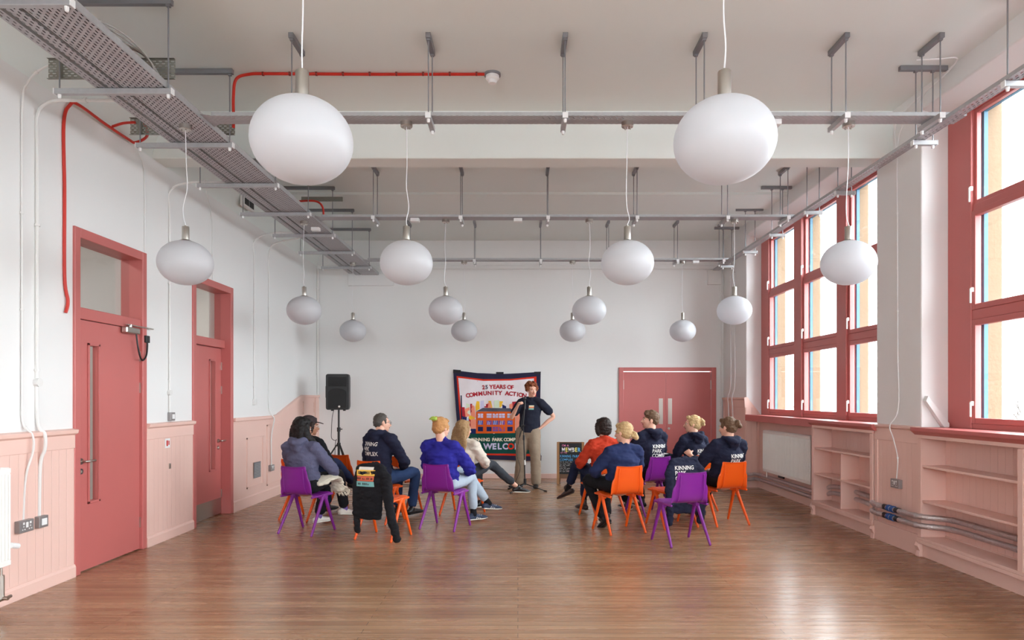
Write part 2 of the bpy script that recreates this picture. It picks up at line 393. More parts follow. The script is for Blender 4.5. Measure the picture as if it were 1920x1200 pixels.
# boarding beyond the second door rises at the far corner
bm = bmesh.new()
y0 = D2[1]; poly = [(y0, .1), (YB, .1), (YB, 1.53), (11.75, 1.53), (11.5, 1.48), (10.55, 1.24), (10.4, 1.22), (y0, 1.22)]
prism(bm, poly, 0, XL, XL+.014); o = struct(link('trim_6', bm, M_PINKP))
bm = bmesh.new(); prism(bm, [(y0, 1.19), (10.4, 1.19), (10.55, 1.205), (11.5, 1.455), (11.75, 1.51), (YB, 1.51), (YB, 1.55), (11.72, 1.55), (11.47, 1.5), (10.52, 1.25), (10.38, 1.235), (y0, 1.235)], 0, XL, XL+.05)
box(bm, XL, XL+.03, 12.5, YB, 0, 1.5)
link('rail', bm, M_PINKP, o, bev=.004)
bm = bmesh.new()
def outline(bm, X0, X1, y0, y1, z0, z1, w=.02):
    box(bm, X0, X1, y0, y1, z0, z0+w); box(bm, X0, X1, y0, y1, z1-w, z1); box(bm, X0, X1, y0, y0+w, z0, z1); box(bm, X0, X1, y1-w, y1, z0, z1)
outline(bm, XL, XL+.024, 9.35, 9.95, .25, .95); outline(bm, XL, XL+.024, 10.1, 12.4, .2, 1.1); outline(bm, XL, XL+.024, 11.8, 12.45, 1.22, 1.44)
link('moulding', bm, M_PINKP, o)
bm = bmesh.new(); prism(bm, [(XL, 0), (XL+.028, 0), (XL+.028, .13), (XL+.018, .145), (XL, .15)], 1, y0, YB); struct(link('baseboard_far', bm, M_PINKP))
bm = bmesh.new(); box(bm, XL, DD[0], YB-.025, YB, 0, .09); box(bm, DD[1], XR, YB-.025, YB, 0, .09); struct(link('baseboard_end', bm, M_PINKP, bev=.006))
# --- pink boarding, right
def pier_boards(name, y0, y1, ztop, faces):
    bm = bmesh.new(); box(bm, XR-.012, XR, y0, y1, .1, ztop-.02); o = struct(link(name, bm, M_PINK))
    bm = bmesh.new(); box(bm, XR-.022, XR, y0, y1, ztop-.16, ztop-.03); prism(bm, [(XR, ztop-.035), (XR-.022, ztop-.035), (XR-.05, ztop-.02), (XR-.05, ztop), (XR, ztop+.01)], 1, y0, y1)
    box(bm, XR-.03, XR, y0, y1, 0, .2); box(bm, XR-.022, XR, y0, y0+.06, .2, ztop-.16); box(bm, XR-.022, XR, y1-.06, y1, .2, ztop-.16)
    link('rail', bm, M_PINKP, o, bev=.004); return o
pier_boards('trim_7', 6.48, 7.29, 1.22, 0)
pier_boards('trim_10', 1.53, 2.34, 1.22, 0)
o = pier_boards('trim_8', 11.45, YB-.03, 1.5, 0)
bm = bmesh.new(); prism(bm, [(XR, 0), (XR+.235, 0), (XR+.235, 1.22), (XR+.2, 1.27), (XR+.02, 1.5), (XR-.012, 1.5), (XR-.012, 0)], 1, 11.436, 11.45); link('boarded_return', bm, M_PINKX, o)
bm = bmesh.new(); prism(bm, [(XR-.03, 1.34), (XR+.12, 1.34), (XR+.02, 1.51), (XR-.04, 1.51)], 1, 11.428, 11.45); box(bm, XR-.03, XR+.235, 11.42, 11.45, 0, .2); box(bm, XR-.01, XR+.235, 11.425, 11.45, .42, .45)
link('return_rail', bm, M_PINKP, o)
for i, (y0, y1) in enumerate(WIN):     # apron boards under each window
    bm = bmesh.new(); box(bm, XR+.215, XR+.232, y0, y1, .0, ZS-.05); o = struct(link('trim_%d' % (11+i), bm, M_PINKP))
    bm = bmesh.new(); box(bm, XR+.19, XR+.23, y0, y1, 0, .2); link('skirting', bm, M_PINKP, o, bev=.006)
# --- windows
def make_window(idx, y0, y1):
    root = struct(empty('window_%d' % idx, (XW, y0, ZS)))
    Ly = y1-y0; H = ZH-ZS
    f = bmesh.new(); 
    lights = [(.16, 1.2), (1.49, 2.55), (2.83, 3.89)] if True else None
    lights = [(Ly-b, Ly-a) for a, b in ((.33, 1.40), (1.66, 2.74), (3.0, Ly-.16))][::-1]
    rows = [(.05, .98), (1.07, 1.96), (2.02, H-.06)]
    T = .1
    box(f, 0, T, 0, lights[0][0], 0, H); box(f, 0, T, lights[2][1], Ly, 0, H)
    for a, b in zip(lights, lights[1:]): box(f, -.02, T, a[1], b[0], 0, H)
    for y0_, y1_ in lights:
        box(f, .01, T, y0_, y1_, 0, rows[0][0]); box(f, .01, T, y0_, y1_, rows[0][1], rows[1][0]); box(f, .02, T, y0_, y1_, rows[1][1], rows[2][0]); box(f, .01, T, y0_, y1_, rows[2][1], H)
    link('window_frame', f, M_RED, root, bev=.006)
    gm = bmesh.new(); bl = bmesh.new()
    for (a, b) in lights:
        for ri, (c, d) in enumerate(rows):
            s = bmesh.new(); w = .05 if ri < 2 else .035; x0, x1 = (.005, .06) if ri < 2 else (.03, .07)
            box(s, x0, x1, a, a+w, c, d); box(s, x0, x1, b-w, b, c, d); box(s, x0, x1, a+w, b-w, c, c+w); box(s, x0, x1, a+w, b-w, d-w, d)
            link('sash', s, M_RED, root, bev=.004)
            g = bmesh.new(); box(g, .045, .05, a+w-.004, b-w+.004, c+w-.004, d-w+.004); link('pane', g, M_GLASS, root)
            h = bmesh.new(); zz = c+.16 if ri < 2 else c+.12
            box(h, -.02, .006, b-w+.012, b-w+.034, zz, zz+.04); box(h, -.028, -.014, b-w+.015, b-w+.03, zz-.1, zz+.03)
            link('window_catch', h, M_WHITEE, root, bev=.003)
            box(bl, .10, .135, a-.01, a+.03, c, d); box(bl, .10, .135, b-.03, b+.01, c, d); box(bl, .10, .135, a, b, c-.01, c+.02); box(bl, .10, .135, a, b, d-.02, d+.01)
    link('outer_blue_frame', bl, M_BLUEF, root)
    st = bmesh.new()
    for a, b in zip(lights, lights[1:]): box(st, .137, .26, a[1]-.01, b[0]+.01, -.3, H+.05)
    box(st, .137, .28, -.25, lights[0][0]+.01, -.3, H+.2); box(st, .137, .28, lights[2][1]-.01, Ly+.25, -.3, H+.2)
    box(st, .137, .36, -.2, Ly+.2, -.35, -.02)
    link('stone_mullion', st, M_STONE, root, bev=.01)
    s = bmesh.new(); box(s, -.26, .02, -.0, Ly, -.035, 0.0); box(s, -.27, -.235, 0, Ly, -.1, .004)
    link('window_sill', s, M_RED, root, bev=.006)
    return root
make_window(1, *WIN[0]); make_window(2, *WIN[1]); make_window(3, *WIN[2])
# window board support struts (diagonal white flaps at the reveals)
for yy, nm in ((6.47, 0),):
    bm = bmesh.new(); a = V(XR+.02, 6.455, 1.5); b = V(XW-.02, 6.40, 1.235)
    prism(bm, [(XR+.01, 1.47), (XR+.03, 1.52), (XW-.02, 1.26), (XW-.02, 1.225), (XW-.07, 1.222)], 1, 6.42, 6.478)
    o = link('trim_14', bm, M_WALL, bev=.004); struct(o)
# ---------------------------------------------------------------- doors
def leafdoor(idx, y0, y1, ztop, xleaf, zt, view, hand, plate=False):
    """door in the left wall: frame, leaf, vision panel, transom light"""
    root = struct(empty('door_%d' % idx, (XL, y0, 0))); w = y1-y0; fw = .075
    f = bmesh.new(); d = -.2
    box(f, d, .02, 0, fw, 0, ztop); box(f, d, .02, w-fw, w, 0, ztop); box(f, d, .02, fw, w-fw, ztop-.085, ztop); box(f, xleaf-.06, min(.0, xleaf+.05), fw, w-fw, zt, zt+.1)
    link('door_frame', f, M_RED, root, bev=.006)
    bm = bmesh.new(); xl = xleaf; a, b, c, e = view
    box(bm, xl-.045, xl, fw+.004, a, .012, zt-.006); box(bm, xl-.045, xl, b, w-fw-.004, .012, zt-.006); box(bm, xl-.045, xl, a, b, .012, c); box(bm, xl-.045, xl, a, b, e, zt-.006)
    lf = link('door_leaf', bm, M_RED, root)
    bm = bmesh.new(); outline(bm, xl, xl+.012, a-.022, b+.022, c-.022, e+.022, .02); link('panel_bead', bm, M_RED, lf, bev=.002)
    BX('vision_glass', xl-.03, xl-.024, a, b, c, e, m=M_GLASS, parent=lf)
    BX('transom_glass', d+.08, d+.086, fw, w-fw, zt+.1, ztop-.085, m=M_GLASS, parent=root)
    hb = bmesh.new(); hy, hz, s = hand
    lathe_pts = [(xl+.002, hy, hz), (xl+.05, hy, hz), (xl+.055, hy+.01*s, hz), (xl+.055, hy+.12*s, hz)]
    tube(hb, lathe_pts, .0095, 10); tube(hb, [(xl, hy, hz), (xl+.01, hy, hz)], .027, 16); tube(hb, [(xl, hy, hz-.085), (xl+.01, hy, hz-.085)], .025, 16); box(hb, xl+.01, xl+.02, hy-.004, hy+.004, hz-.095, hz-.075)
    link('door_handle', hb, M_STEEL, lf, smooth=True)
    hh = bmesh.new(); yh = (w-fw) if s > 0 else fw
    for z in (.22, 1.55, 1.86): box(hh, xl-.004, xl+.012, yh-.008, yh+.008, z, z+.1)
    link('hinge', hh, M_STEEL, root)
    if plate: BX('kick_plate', xl, xl+.003, fw+.01, w-fw-.01, .015, .215, m=M_STEEL, parent=lf)
    return root
d1 = leafdoor(1, *D1[:2], D1[2], -.012, 2.175, (.235, .36, .6, 1.955), (.12, .955, 1))
# closer on the first door, arm, flex and transfer box
bm = bmesh.new(); box(bm, .0, .055, .70, .93, 2.115, 2.175); c = link('door_closer', bm, M_STEEL, d1, bev=.01)
bm = bmesh.new(); box(bm, .02, .04, .74, 1.2, 2.19, 2.2); tube(bm, [(.03, .8, 2.17), (.03, .8, 2.2)], .015, 10); link('closer_arm', bm, M_STEEL, c)
bm = bmesh.new(); tube(bm, curve_pts([(.03, .9, 2.12), (.04, .91, 2.0), (.04, .95, 1.9), (.04, 1.0, 1.87), (.04, 1.06, 1.92), (.035, 1.09, 2.02), (.03, 1.09, 2.1)], 6), .008, 8); link('flex', bm, M_BLACK, d1, smooth=True)
BX('junction_box', .0, .04, 1.06, 1.13, 2.05, 2.12, m=M_BLACK, parent=d1, bev=.004)
leafdoor(2, *D2[:2], D2[2], -.11, 2.14, (.70, .83, .6, 1.96), (.93, .95, 1), True)
# double door in the end wall
root = struct(empty('door_3', (DD[0], YB, 0))); w = DD[1]-DD[0]
f = bmesh.new(); fw = .085
box(f, 0, fw, -.035, .12, 0, DD[2]); box(f, w-fw, w, -.035, .12, 0, DD[2]); box(f, fw, w-fw, -.035, .12, DD[2]-.07, DD[2]); link('door_frame', f, M_RED, root, bev=.006)
xm = .88
for a, b, hx in ((fw+.006, xm, fw), (xm+.004, w-fw-.006, w-fw)):
    lf = BX('door_leaf', a, b, .01, .055, .01, DD[2]-.082, m=M_RED, parent=root)
    px = xm-.13 if hx < .5 else xm+.04
    BX('push_plate', px, px+.075, .006, .01, 1.01, 1.49, m=M_STEEL, parent=lf)
    bm = bmesh.new()
    for z in (.2, 1.66): box(bm, hx-.012, hx+.012, -.002, .014, z, z+.17)
    link('hinge', bm, M_STEEL, lf)
bm = bmesh.new(); tube(bm, [(xm+.055, .01, .93), (xm+.055, -.006, .93)], .022, 16); link('lock', bm, M_STEEL, root, smooth=True)
# ---------------------------------------------------------------- outside
bm = bmesh.new(); box(bm, 5, 160, -60, 160, -5.1, -5); struct(link('trim_20', bm, mat('wet_tarmac', (84, 86, 86), .9, var=.1, vscale=.2)))
M_TREE = mat('bark', (84, 74, 68), .95)
def tree(x, y, h, seed, lab):
    rnd = random.Random(seed); bm = bmesh.new()
    def br(p, d, l, r, n):
        q = p+d*l; tube(bm, [p, (p+q)/2+V(rnd.uniform(-.04, .04)*l, rnd.uniform(-.04, .04)*l, 0), q], [r, r*.85, r*.6], 5)
        if n == 0: return
        for _ in range(3 if n > 1 else 4):
            dd = (d+V(rnd.uniform(-.6, .6), rnd.uniform(-.6, .6), rnd.uniform(-.05, .4))).normalized(); br(p+d*l*rnd.uniform(.55, 1), dd, l*rnd.uniform(.55, .78), r*.5, n-1)
    br(V(x, y, -5), V(0, 0, 1), h*.36, .16, 4)
    tag(link('bare_tree', bm, M_TREE), lab, 'tree', 'bare trees outside the windows')
tree(38, 50.5, 8.5, 1, 'bare leafless tree outside, left one in the right-hand window')
tree(38.5, 48, 8.0, 2, 'bare leafless tree outside, right one in the right-hand window')
tree(36, 88, 9, 3, 'bare leafless tree far outside the left-hand window')
# ================================================================== FURNITURE AND SERVICES
def bookcase(y0, y1, splits, label, dividers):
    """built-in shelf unit against the right wall; front at x = 3.80"""
    r = empty('bookcase', (3.92, (y0+y1)/2, 0), 0, label, 'bookcase', 'built-in bookcases under the windows'); r['group'] = 'built-in bookcases under the windows'
    oy = (y0+y1)/2; ox = 3.92; X0, X1 = 3.80-ox, 4.04-ox
    A, B = y0-oy, y1-oy
    def part(nm, fn, m=M_PINKP, bev=.003):
        bm = bmesh.new(); fn(bm); return link(nm, bm, m, r, bev=bev)
    for s in splits: part('side_panel', lambda b, s=s: (box(b, X0, X1, s-oy-.02, s-oy+.02, .13, 1.17), box(b, X0-.0125, X0-.0005, s-oy-.028, s-oy+.028, .135, 1.115)))
    part('back_panel', lambda b: box(b, X1-.012, X1+.004, A, B, .17, 1.17), M_PINK)
    part('bottom_board', lambda b: (box(b, X0-.02, X1, A, B, .165, .19), box(b, X0-.02, X0-.001, A, B, .13, .1645)))
    part('plinth', lambda b: box(b, X0+.02, X0+.04, A, B, 0, .17))
    part('face_rail', lambda b: (box(b, X0-.012, X0+.01, A, B, 1.12, 1.175)))
    for z in (.515, .845):
        for s, t in zip(sorted(splits), sorted(splits)[1:]):
            part('shelf', lambda b, z=z, s=s, t=t: box(b, X0+.006, X1-.012, s-oy+.02, t-oy-.02, z, z+.022))
    for d in dividers: part('divider', lambda b, d=d: box(b, X0+.01, X1-.012, d-oy-.01, d-oy+.01, .19, .845))
    for s in (y0, y1):
        part('foot', lambda b, s=s: prism(b, [(X0-.02, 0), (X0+.035, 0), (X0+.035, .14), (X0-.012, .14), (X0-.03, .1), (X0-.008, .055)], 1, s-oy-.028, s-oy+.028))
    top = part('top_board', lambda b: (box(b, X0-.05, X1+.02, A-.06, B+.06, 1.185, 1.222), prism(b, [(X0-.05, 1.185), (X0-.012, 1.15), (X0+.02, 1.15), (X0+.02, 1.19)], 1, A-.05, B+.05)), M_RED, .004)
    return r
bookcase(7.30, 8.80, (7.325, 8.78), 'pink built-in bookcase with a central divider beside the white radiator', (8.06,))
bookcase(3.1, 6.47, (6.445, 5.15, 3.12), 'long pink built-in bookcase with foil-wrapped pipes through it, nearest on the right', ())
# radiators
def radiator(loc, L, H, z0, label, flip):
    r = empty('radiator', loc, 0, label, 'radiator', None); s = flip
    bm = bmesh.new(); n = int(L/.033)
    box(bm, -.012, .012, 0, L, z0+.03, z0+H-.03)
    for k in range(n): prism(bm, [(s*.012, (k+.5)*L/n-.009), (s*.022, (k+.5)*L/n-.005), (s*.022, (k+.5)*L/n+.005), (s*.012, (k+.5)*L/n+.009)], 2, z0+.04, z0+H-.04)
    box(bm, -.014, .016, 0, L, z0, z0+.035); box(bm, -.014, .016, 0, L, z0+H-.035, z0+H)
    link('front_panel', bm, M_WHITEE, r, bev=.004)
    bm = bmesh.new(); box(bm, -.085*s, -.06*s, .01, L-.01, z0+.02, z0+H-.02); box(bm, -.085*s, .0, 0, .012, z0+.02, z0+H-.02); box(bm, -.085*s, .0, L-.012, L, z0+.02, z0+H-.02); link('rear_panel', bm, M_WHITEE, r)
    bm = bmesh.new(); box(bm, -.085*s, .0, 0, L, z0+H-.006, z0+H+.004)
    for k in range(int(L/.03)): box(bm, -.075*s, -.012*s, .012+k*.03, .02+k*.03, z0+H+.004, z0+H+.006)
    link('top_grille', bm, M_WHITEE, r)
    return r
r = radiator((3.94, 9.18, 0), 1.76, .65, .33, 'white panel radiator below the left-hand window beside the bookcase', -1)
for q in ([(.02, 1.68, .34), (.02, 1.68, .24)], [(.04, .02, .35), (.04, .02, .25)]): bm = bmesh.new(); tube(bm, q, .01); link('valve', bm, M_STEEL, r)
BX('wall_vent', 4.02, 4.045, 10.35, 10.55, .27, .33, m=M_BLACK); tag(bpy.data.objects['wall_vent'], 'small dark air vent low on the wall under the white radiator', 'vent')
r = radiator((XL+.1, 3.3, 0), 1.57, .69, .31, 'white panel radiator at the left edge of the photo', 1)
bm = bmesh.new(); tube(bm, [(.02, 1.47, .31), (.02, 1.47, .25)], .008); tube(bm, [(.02, 1.47, .26), (.02, 1.47, .1)], .02, 12); tube(bm, [(-.06, 1.47, .1), (.07, 1.47, .1)], .014, 10); tube(bm, [(.02, 1.35, .09), (.02, 1.56, .09)], .012, 10)
link('valve', bm, M_STEEL, r, smooth=True)
bm = bmesh.new(); tube(bm, [(.02, 1.56, .45), (.02, 1.63, .43)], .02, 10); link('bleed_cap', bm, M_WHITEP, r)
# foil wrapped heating pipes along the right wall
for k, (za, zb, lab) in enumerate(((.235, .385, 'upper of the two foil-lagged heating pipes along the right wall'), (.155, .30, 'lower of the two foil-lagged heating pipes along the right wall'))):
    pts = [(3.72, 12.6, za-.01), (3.74, 11.9, za-.01), (3.75, 11.40, za-.01), (3.86, 11.36, za-.01), (3.97, 11.3, za), (3.985, 10.5, za), (3.985, 9.3, za), (3.985, 9.0, za+.02), (3.985, 8.6, zb), (3.98, 7.75, zb), (3.90, 7.45, zb), (3.755, 7.22, zb), (3.755, 6.9, zb), (3.755, 6.5, zb), (3.80, 6.38, zb), (3.95, 6.2, zb), (3.96, 5.6, zb), (3.965, 4.4, zb), (3.965, 3.2, zb)]
    bm = bmesh.new(); P = curve_pts(pts, 5); tube(bm, P, .026, 12)
    for j in range(6, len(P)-2, 3): 
        d = (P[j+1]-P[j]).normalized()*.012; tube(bm, [P[j]-d, P[j]+d], .0285, 12)
    o = tag(link('heating_pipe', bm, M_FOIL, smooth=True), lab, 'pipe', 'foil-lagged heating pipes')
    for yy in (6.83, 6.90): bm = bmesh.new(); tube(bm, [(3.755, yy-.02, zb), (3.755, yy+.02, zb)], .034, 14); link('blue_clip', bm, M_BLUEC, o)
    for yy in (6.75, 6.97): bm = bmesh.new(); tube(bm, [(3.755, yy-.03, zb), (3.755, yy+.03, zb)], .0295, 14); link('identification_band', bm, M_BLACK, o)
# ---------------------------------------------------------------- conduits, cables and outlets
def cond(name, pts, r, m, label, cat, group, saddles=0, parent=None):
    bm = bmesh.new(); P = curve_pts(pts, 6); tube(bm, P, r, 8)
    o = tag(link(name, bm, m, smooth=True), label, cat, group)
    if saddles:
        L = 0; nxt = .3
        for a, b in zip(P, P[1:]):
            L += (b-a).length
            if L > nxt:
                nxt += saddles; d = (b-a).normalized()*.008; bm = bmesh.new(); tube(bm, [b-d, b+d], r*1.7, 8); link('saddle', bm, m, o)
    return o
gC = 'white conduits on the left wall'
x = XL+.012
cond('conduit', [(-3.30, 5.05, 3.99), (-3.5, 5.08, 3.97), (-3.66, 5.1, 3.86), (x, 5.12, 3.62), (x, 5.12, 2.5), (x, 5.12, 1.6), (x, 5.125, 1.32), (x+.04, 5.17, 1.22), (x+.04, 5.18, 1.1), (x+.005, 5.15, .9), (x, 5.13, .58)], .008, M_COND, 'thin white conduit nearest the left edge, curving off the top of the wall', 'conduit', gC, .9)
cond('conduit', [(-3.02, 5.28, 3.8), (-3.4, 5.28, 3.8), (-3.62, 5.28, 3.79), (x, 5.28, 3.68), (x, 5.28, 3.4), (x, 5.28, 2.2), (x, 5.28, 1.36), (x+.045, 5.30, 1.22), (x+.045, 5.30, 1.1), (x+.01, 5.30, .98), (x, 5.30, .58)], .013, M_COND, 'thicker white conduit left of the first red door, running down to the square switch', 'conduit', gC, 1.2)
cond('conduit', [(-3.02, 7.29, 3.8), (-3.5, 7.29, 3.8), (x, 7.29, 3.7), (x, 7.29, 3.4), (x, 7.29, 2.0), (x, 7.29, 1.33)], .011, M_COND, 'white conduit on the wall between the two red doors', 'conduit', gC, 1.2)
cond('conduit', [(-3.05, 9.63, 3.83), (-3.5, 9.63, 3.82), (x, 9.63, 3.7), (x, 9.63, 3.4), (x, 9.63, 2.0), (x, 9.63, 1.48)], .011, M_COND, 'white conduit right of the second red door, ending above the boarding', 'conduit', gC, 1.2)
cond('conduit', [(-3.1, 9.9, 3.83), (-3.6, 10.1, 3.78), (x, 10.2, 3.6), (x, 10.2, 3.2), (x, 10.2, 2.0), (x, 10.2, 1.36), (x+.06, 10.24, 1.2), (x+.05, 10.24, 1.1), (x+.02, 10.24, .9), (x+.02, 10.24, .5)], .009, M_COND, 'white conduit running down to the socket behind the seated pair', 'conduit', gC, 1.2)
cond('conduit', [(XL+.02, 12.66, 3.9), (XL+.02, 12.66, 2.5), (XL+.02, 12.66, 1.56)], .02, M_COND, 'painted pipe in the far left corner of the hall', 'conduit', gC, 1.5)
cond('wall_cable', [(XL+.03, 6.55, 3.96), (x, 6.78, 3.8), (x-.004, 6.81, 3.5), (x-.004, 6.81, 3.2), (x-.004, 6.81, 2.96)], .005, M_COND, 'thin white cable dropping to the head of the first red door', 'cable', 'white wall cables')
cond('wall_cable', [(XL+.03, 8.1, 3.96), (x-.004, 8.3, 3.7), (x-.004, 8.32, 3.3), (x-.004, 8.32, 2.94)], .004, M_COND, 'thin white cable dropping to the head of the second red door', 'cable', 'white wall cables')
def sock(loc, w, h, axis, nm, label, cat, kind):
    """metal back box with a faceplate; axis +1 faces into the room from the left wall, -1 from the right"""
    r = empty(nm, loc, 0, label, cat); s = axis
    BX('back_box', 0, .04*s, -w/2, w/2, -h/2, h/2, m=M_SOCK, parent=r, bev=.004)
    bm = bmesh.new()
    if kind == 'socket':
        for dy in (-.035, .035):
            for (a, b) in ((0, .0), (-.012, -.022), (.012, -.022)): box(bm, .041*s, .0425*s, dy+a-.005, dy+a+.005, b-.004, b+.004)
            box(bm, .041*s, .044*s, dy-.008, dy+.008, .015, .032)
        box(bm, .041*s, .043*s, -.012, .012, -.01, .03)
        link('switch', bm, M_WHITEP, r)
    else:
        box(bm, .041*s, .045*s, -w*.28, w*.28, -h*.28, h*.28); link('switch', bm, M_WHITEP, r)
    return r
sock((XL+.012, 5.115, .54), .15, .09, 1, 'power_socket', 'grey metal double socket low on the wall beside the left-edge radiator', 'socket', 'socket')
sock((XL+.012, 5.30, .54), .10, .09, 1, 'spur_switch', 'grey square switch plate beside the double socket at the left edge', 'switch', 'switch')
sock((XL+.014, 10.24, .45), .15, .09, 1, 'power_socket', 'grey metal socket on pink boarding behind the seated pair', 'socket', 'socket')
sock((XR-.012, 6.85, .64), .15, .09, -1, 'power_socket', 'grey metal socket between the two pink bookcases', 'socket', 'socket')
sock((XL+.0, 7.31, 1.3), .09, .09, 1, 'light_switch', 'light switch on the white wall between the two red doors', 'switch', 'switch')
bm = bmesh.new(); tube(bm, [(XL, 7.29, 1.555), (XL+.03, 7.29, 1.555)], .03, 14); tag(link('conduit_box', bm, M_COND), 'round conduit box on the wall between the red doors', 'box', 'round conduit boxes')
bm = bmesh.new(); tube(bm, [(XL, 5.28, 1.62), (XL+.035, 5.28, 1.62)], .034, 14); tag(link('conduit_box', bm, M_COND), 'round conduit box left of the first red door', 'box', 'round conduit boxes')
tag(BX('conduit_box', XL, XL+.04, 9.59, 9.67, 1.4, 1.48, m=M_COND, bev=.004), 'small square white box ending the conduit above the pink boarding', 'box')
# little notice and lock plate on the boarding between the doors
r = tag(BX('fire_notice', XL+.013, XL+.016, 7.19, 7.29, .97, 1.07, m=M_WHITEP), 'small white fire notice on pink boarding between the doors', 'notice')
bm = bmesh.new(); box(bm, .0, .0, 0, 0, 0, 0) if False else box(bm, XL+.0165, XL+.0175, 7.215, 7.245, .99, 1.05); box(bm, XL+.0165, XL+.0175, 7.255, 7.275, 1.0, 1.045); link('red_symbol', bm, M_REDC, r)
tag(BX('lock_plate', XL+.013, XL+.02, 7.27, 7.30, .745, .80, m=M_STEEL), 'small steel lock plate on pink boarding below the notice', 'plate')
r = tag(BX('air_vent', XL+.024, XL+.032, 9.58, 9.82, .37, .59, m=M_GALVD), 'square grey air vent low on the boarding right of the second door', 'vent')
bm = bmesh.new()
for k in range(9): box(bm, XL+.032, XL+.036, 9.59, 9.81, .385+k*.022, .392+k*.022)
link('louvre', bm, M_GALV, r)
r = tag(BX('high_vent', XL+.06, XL+.11, 9.02, 9.38, 4.05, 4.22, m=M_COND), 'small dark vent high on the left wall under the ceiling', 'vent')
bm = bmesh.new(); box(bm, XL+.11, XL+.114, 9.05, 9.19, 4.075, 4.2); box(bm, XL+.11, XL+.114, 9.21, 9.35, 4.075, 4.2); link('opening', bm, M_BLACK, r)
# right side cables
cond('wall_cable', [(XR-.01, 6.35, 4.38), (XR-.02, 6.75, 4.2), (XR-.01, 6.87, 3.96), (XR-.01, 6.87, 3.2), (XR-.012, 6.86, 2.0), (XR-.012, 6.85, 1.4), (XR-.07, 6.9, 1.22), (XR-.06, 6.86, 1.1), (XR-.03, 6.83, .9), (XR-.03, 6.85, .69)], .0055, M_WHITEP, 'white cable down the pier between the two windows to the socket', 'cable', None, .5)
for yy, lab in ((12.25, 'left one of two white cables in the far right corner'), (12.02, 'right one of two white cables in the far right corner')):
    cond('wall_cable', [(XR-.01, yy, 3.7), (XR-.01, yy, 2.6), (XR-.01, yy, 1.75), (XR-.07, yy-.03, 1.5), (XR-.05, yy, 1.35), (XR-.04, yy, .9), (XR-.04, yy, .3)], .009, M_WHITEP, lab, 'cable', 'white cables in the far right corner', 1.2)
cond('conduit', [(3.77, 12.66, 3.85), (3.77, 12.66, 2.6), (3.77, 12.66, 1.5), (3.77, 12.66, .1)], .014, M_COND, 'painted pipe in the far right corner of the hall', 'conduit', None)
cond('wall_cable', [(3.42, 5.86, 4.4), (3.62, 5.86, 4.41), (3.76, 5.84, 4.4), (3.78, 6.05, 4.36), (3.78, 6.35, 4.34), (3.78, 6.7, 4.30), (3.79, 6.86, 4.2), (3.81, 6.86, 3.96)], .006, M_WHITEP, 'thin white cable looping along the top of the right wall', 'cable', None)
bm = bmesh.new(); box(bm, 3.52, 3.77, YB-.08, YB, 3.6, 3.87); tag(link('junction_cabinet', bm, M_COND, bev=.006), 'white box high in the far right corner', 'box')
bm = bmesh.new(); box(bm, -3.15, -2.3, YB-.06, YB, 3.58, 3.79); tag(link('boxing', bm, M_WALL, bev=.006), 'long white boxing high on the end wall below the cable tray', 'box')
# red fire alarm cables
M = M_REDC
o = cond('fire_cable', [(XL+.014, 5.61, 2.2), (XL+.02, 5.63, 2.3), (XL+.012, 5.6, 2.5), (XL+.012, 5.6, 3.2), (XL+.012, 5.59, 3.75), (XL+.03, 5.64, 3.92), (XL+.05, 5.72, 3.955), (XL+.04, 6.1, 3.95), (XL+.04, 6.46, 3.95), (XL+.06, 6.56, 3.955), (-3.5, 6.45, 3.985), (-3.42, 6.2, 4.05), (-3.42, 6.1, 4.12)], .013, M, 'red fire alarm cable climbing beside the first red door', 'cable', 'red fire alarm cables')
cond('fire_cable', [(XL+.05, 6.2, 3.965), (-3.55, 6.14, 3.97), (-3.43, 6.12, 3.97)], .012, M, 'short red cable branching to the perforated plate by the left wall', 'cable', 'red fire alarm cables')
o = cond('fire_cable', [(-2.52, 6.05, 3.9), (-2.54, 6.1, 4.0), (-2.55, 6.12, 4.2), (-2.53, 6.13, 4.36), (-2.42, 6.14, 4.41), (-2.2, 6.14, 4.415), (-1.4, 6.15, 4.415), (-.7, 6.15, 4.415), (-.3, 6.15, 4.415)], .013, M, 'long red cable across the ceiling to the smoke detector', 'cable', 'red fire alarm cables')
for k in range(9): bm = bmesh.new(); tube(bm, [(-2.3+k*.24, 6.142, 4.415), (-2.285+k*.24, 6.142, 4.415)], .019, 8); link('cable_clip', bm, mat('dark_red_clip', (120, 30, 24), .5), o)
cond('fire_cable', [(-2.9, 8.9, 4.06), (-2.66, 8.95, 4.08), (-2.56, 8.95, 4.0), (-2.55, 8.95, 3.83)], .013, M, 'red cable curling onto the main tray halfway down the hall', 'cable', 'red fire alarm cables')
r = empty('smoke_detector', (-.23, 6.17, ZC), 0, 'white smoke detector on the ceiling at the end of the red cable', 'smoke detector')
bm = bmesh.new(); lathe(bm, [(.075, 0), (.075, -.02), (.0, -.02)], 24); link('base', bm, M_GALVD, r, smooth=True)
bm = bmesh.new(); lathe(bm, [(.06, -.02), (.062, -.045), (.055, -.055), (.04, -.06), (.04, -.075), (.032, -.088), (0, -.09)], 24); link('housing', bm, M_WHITEP, r, smooth=True)

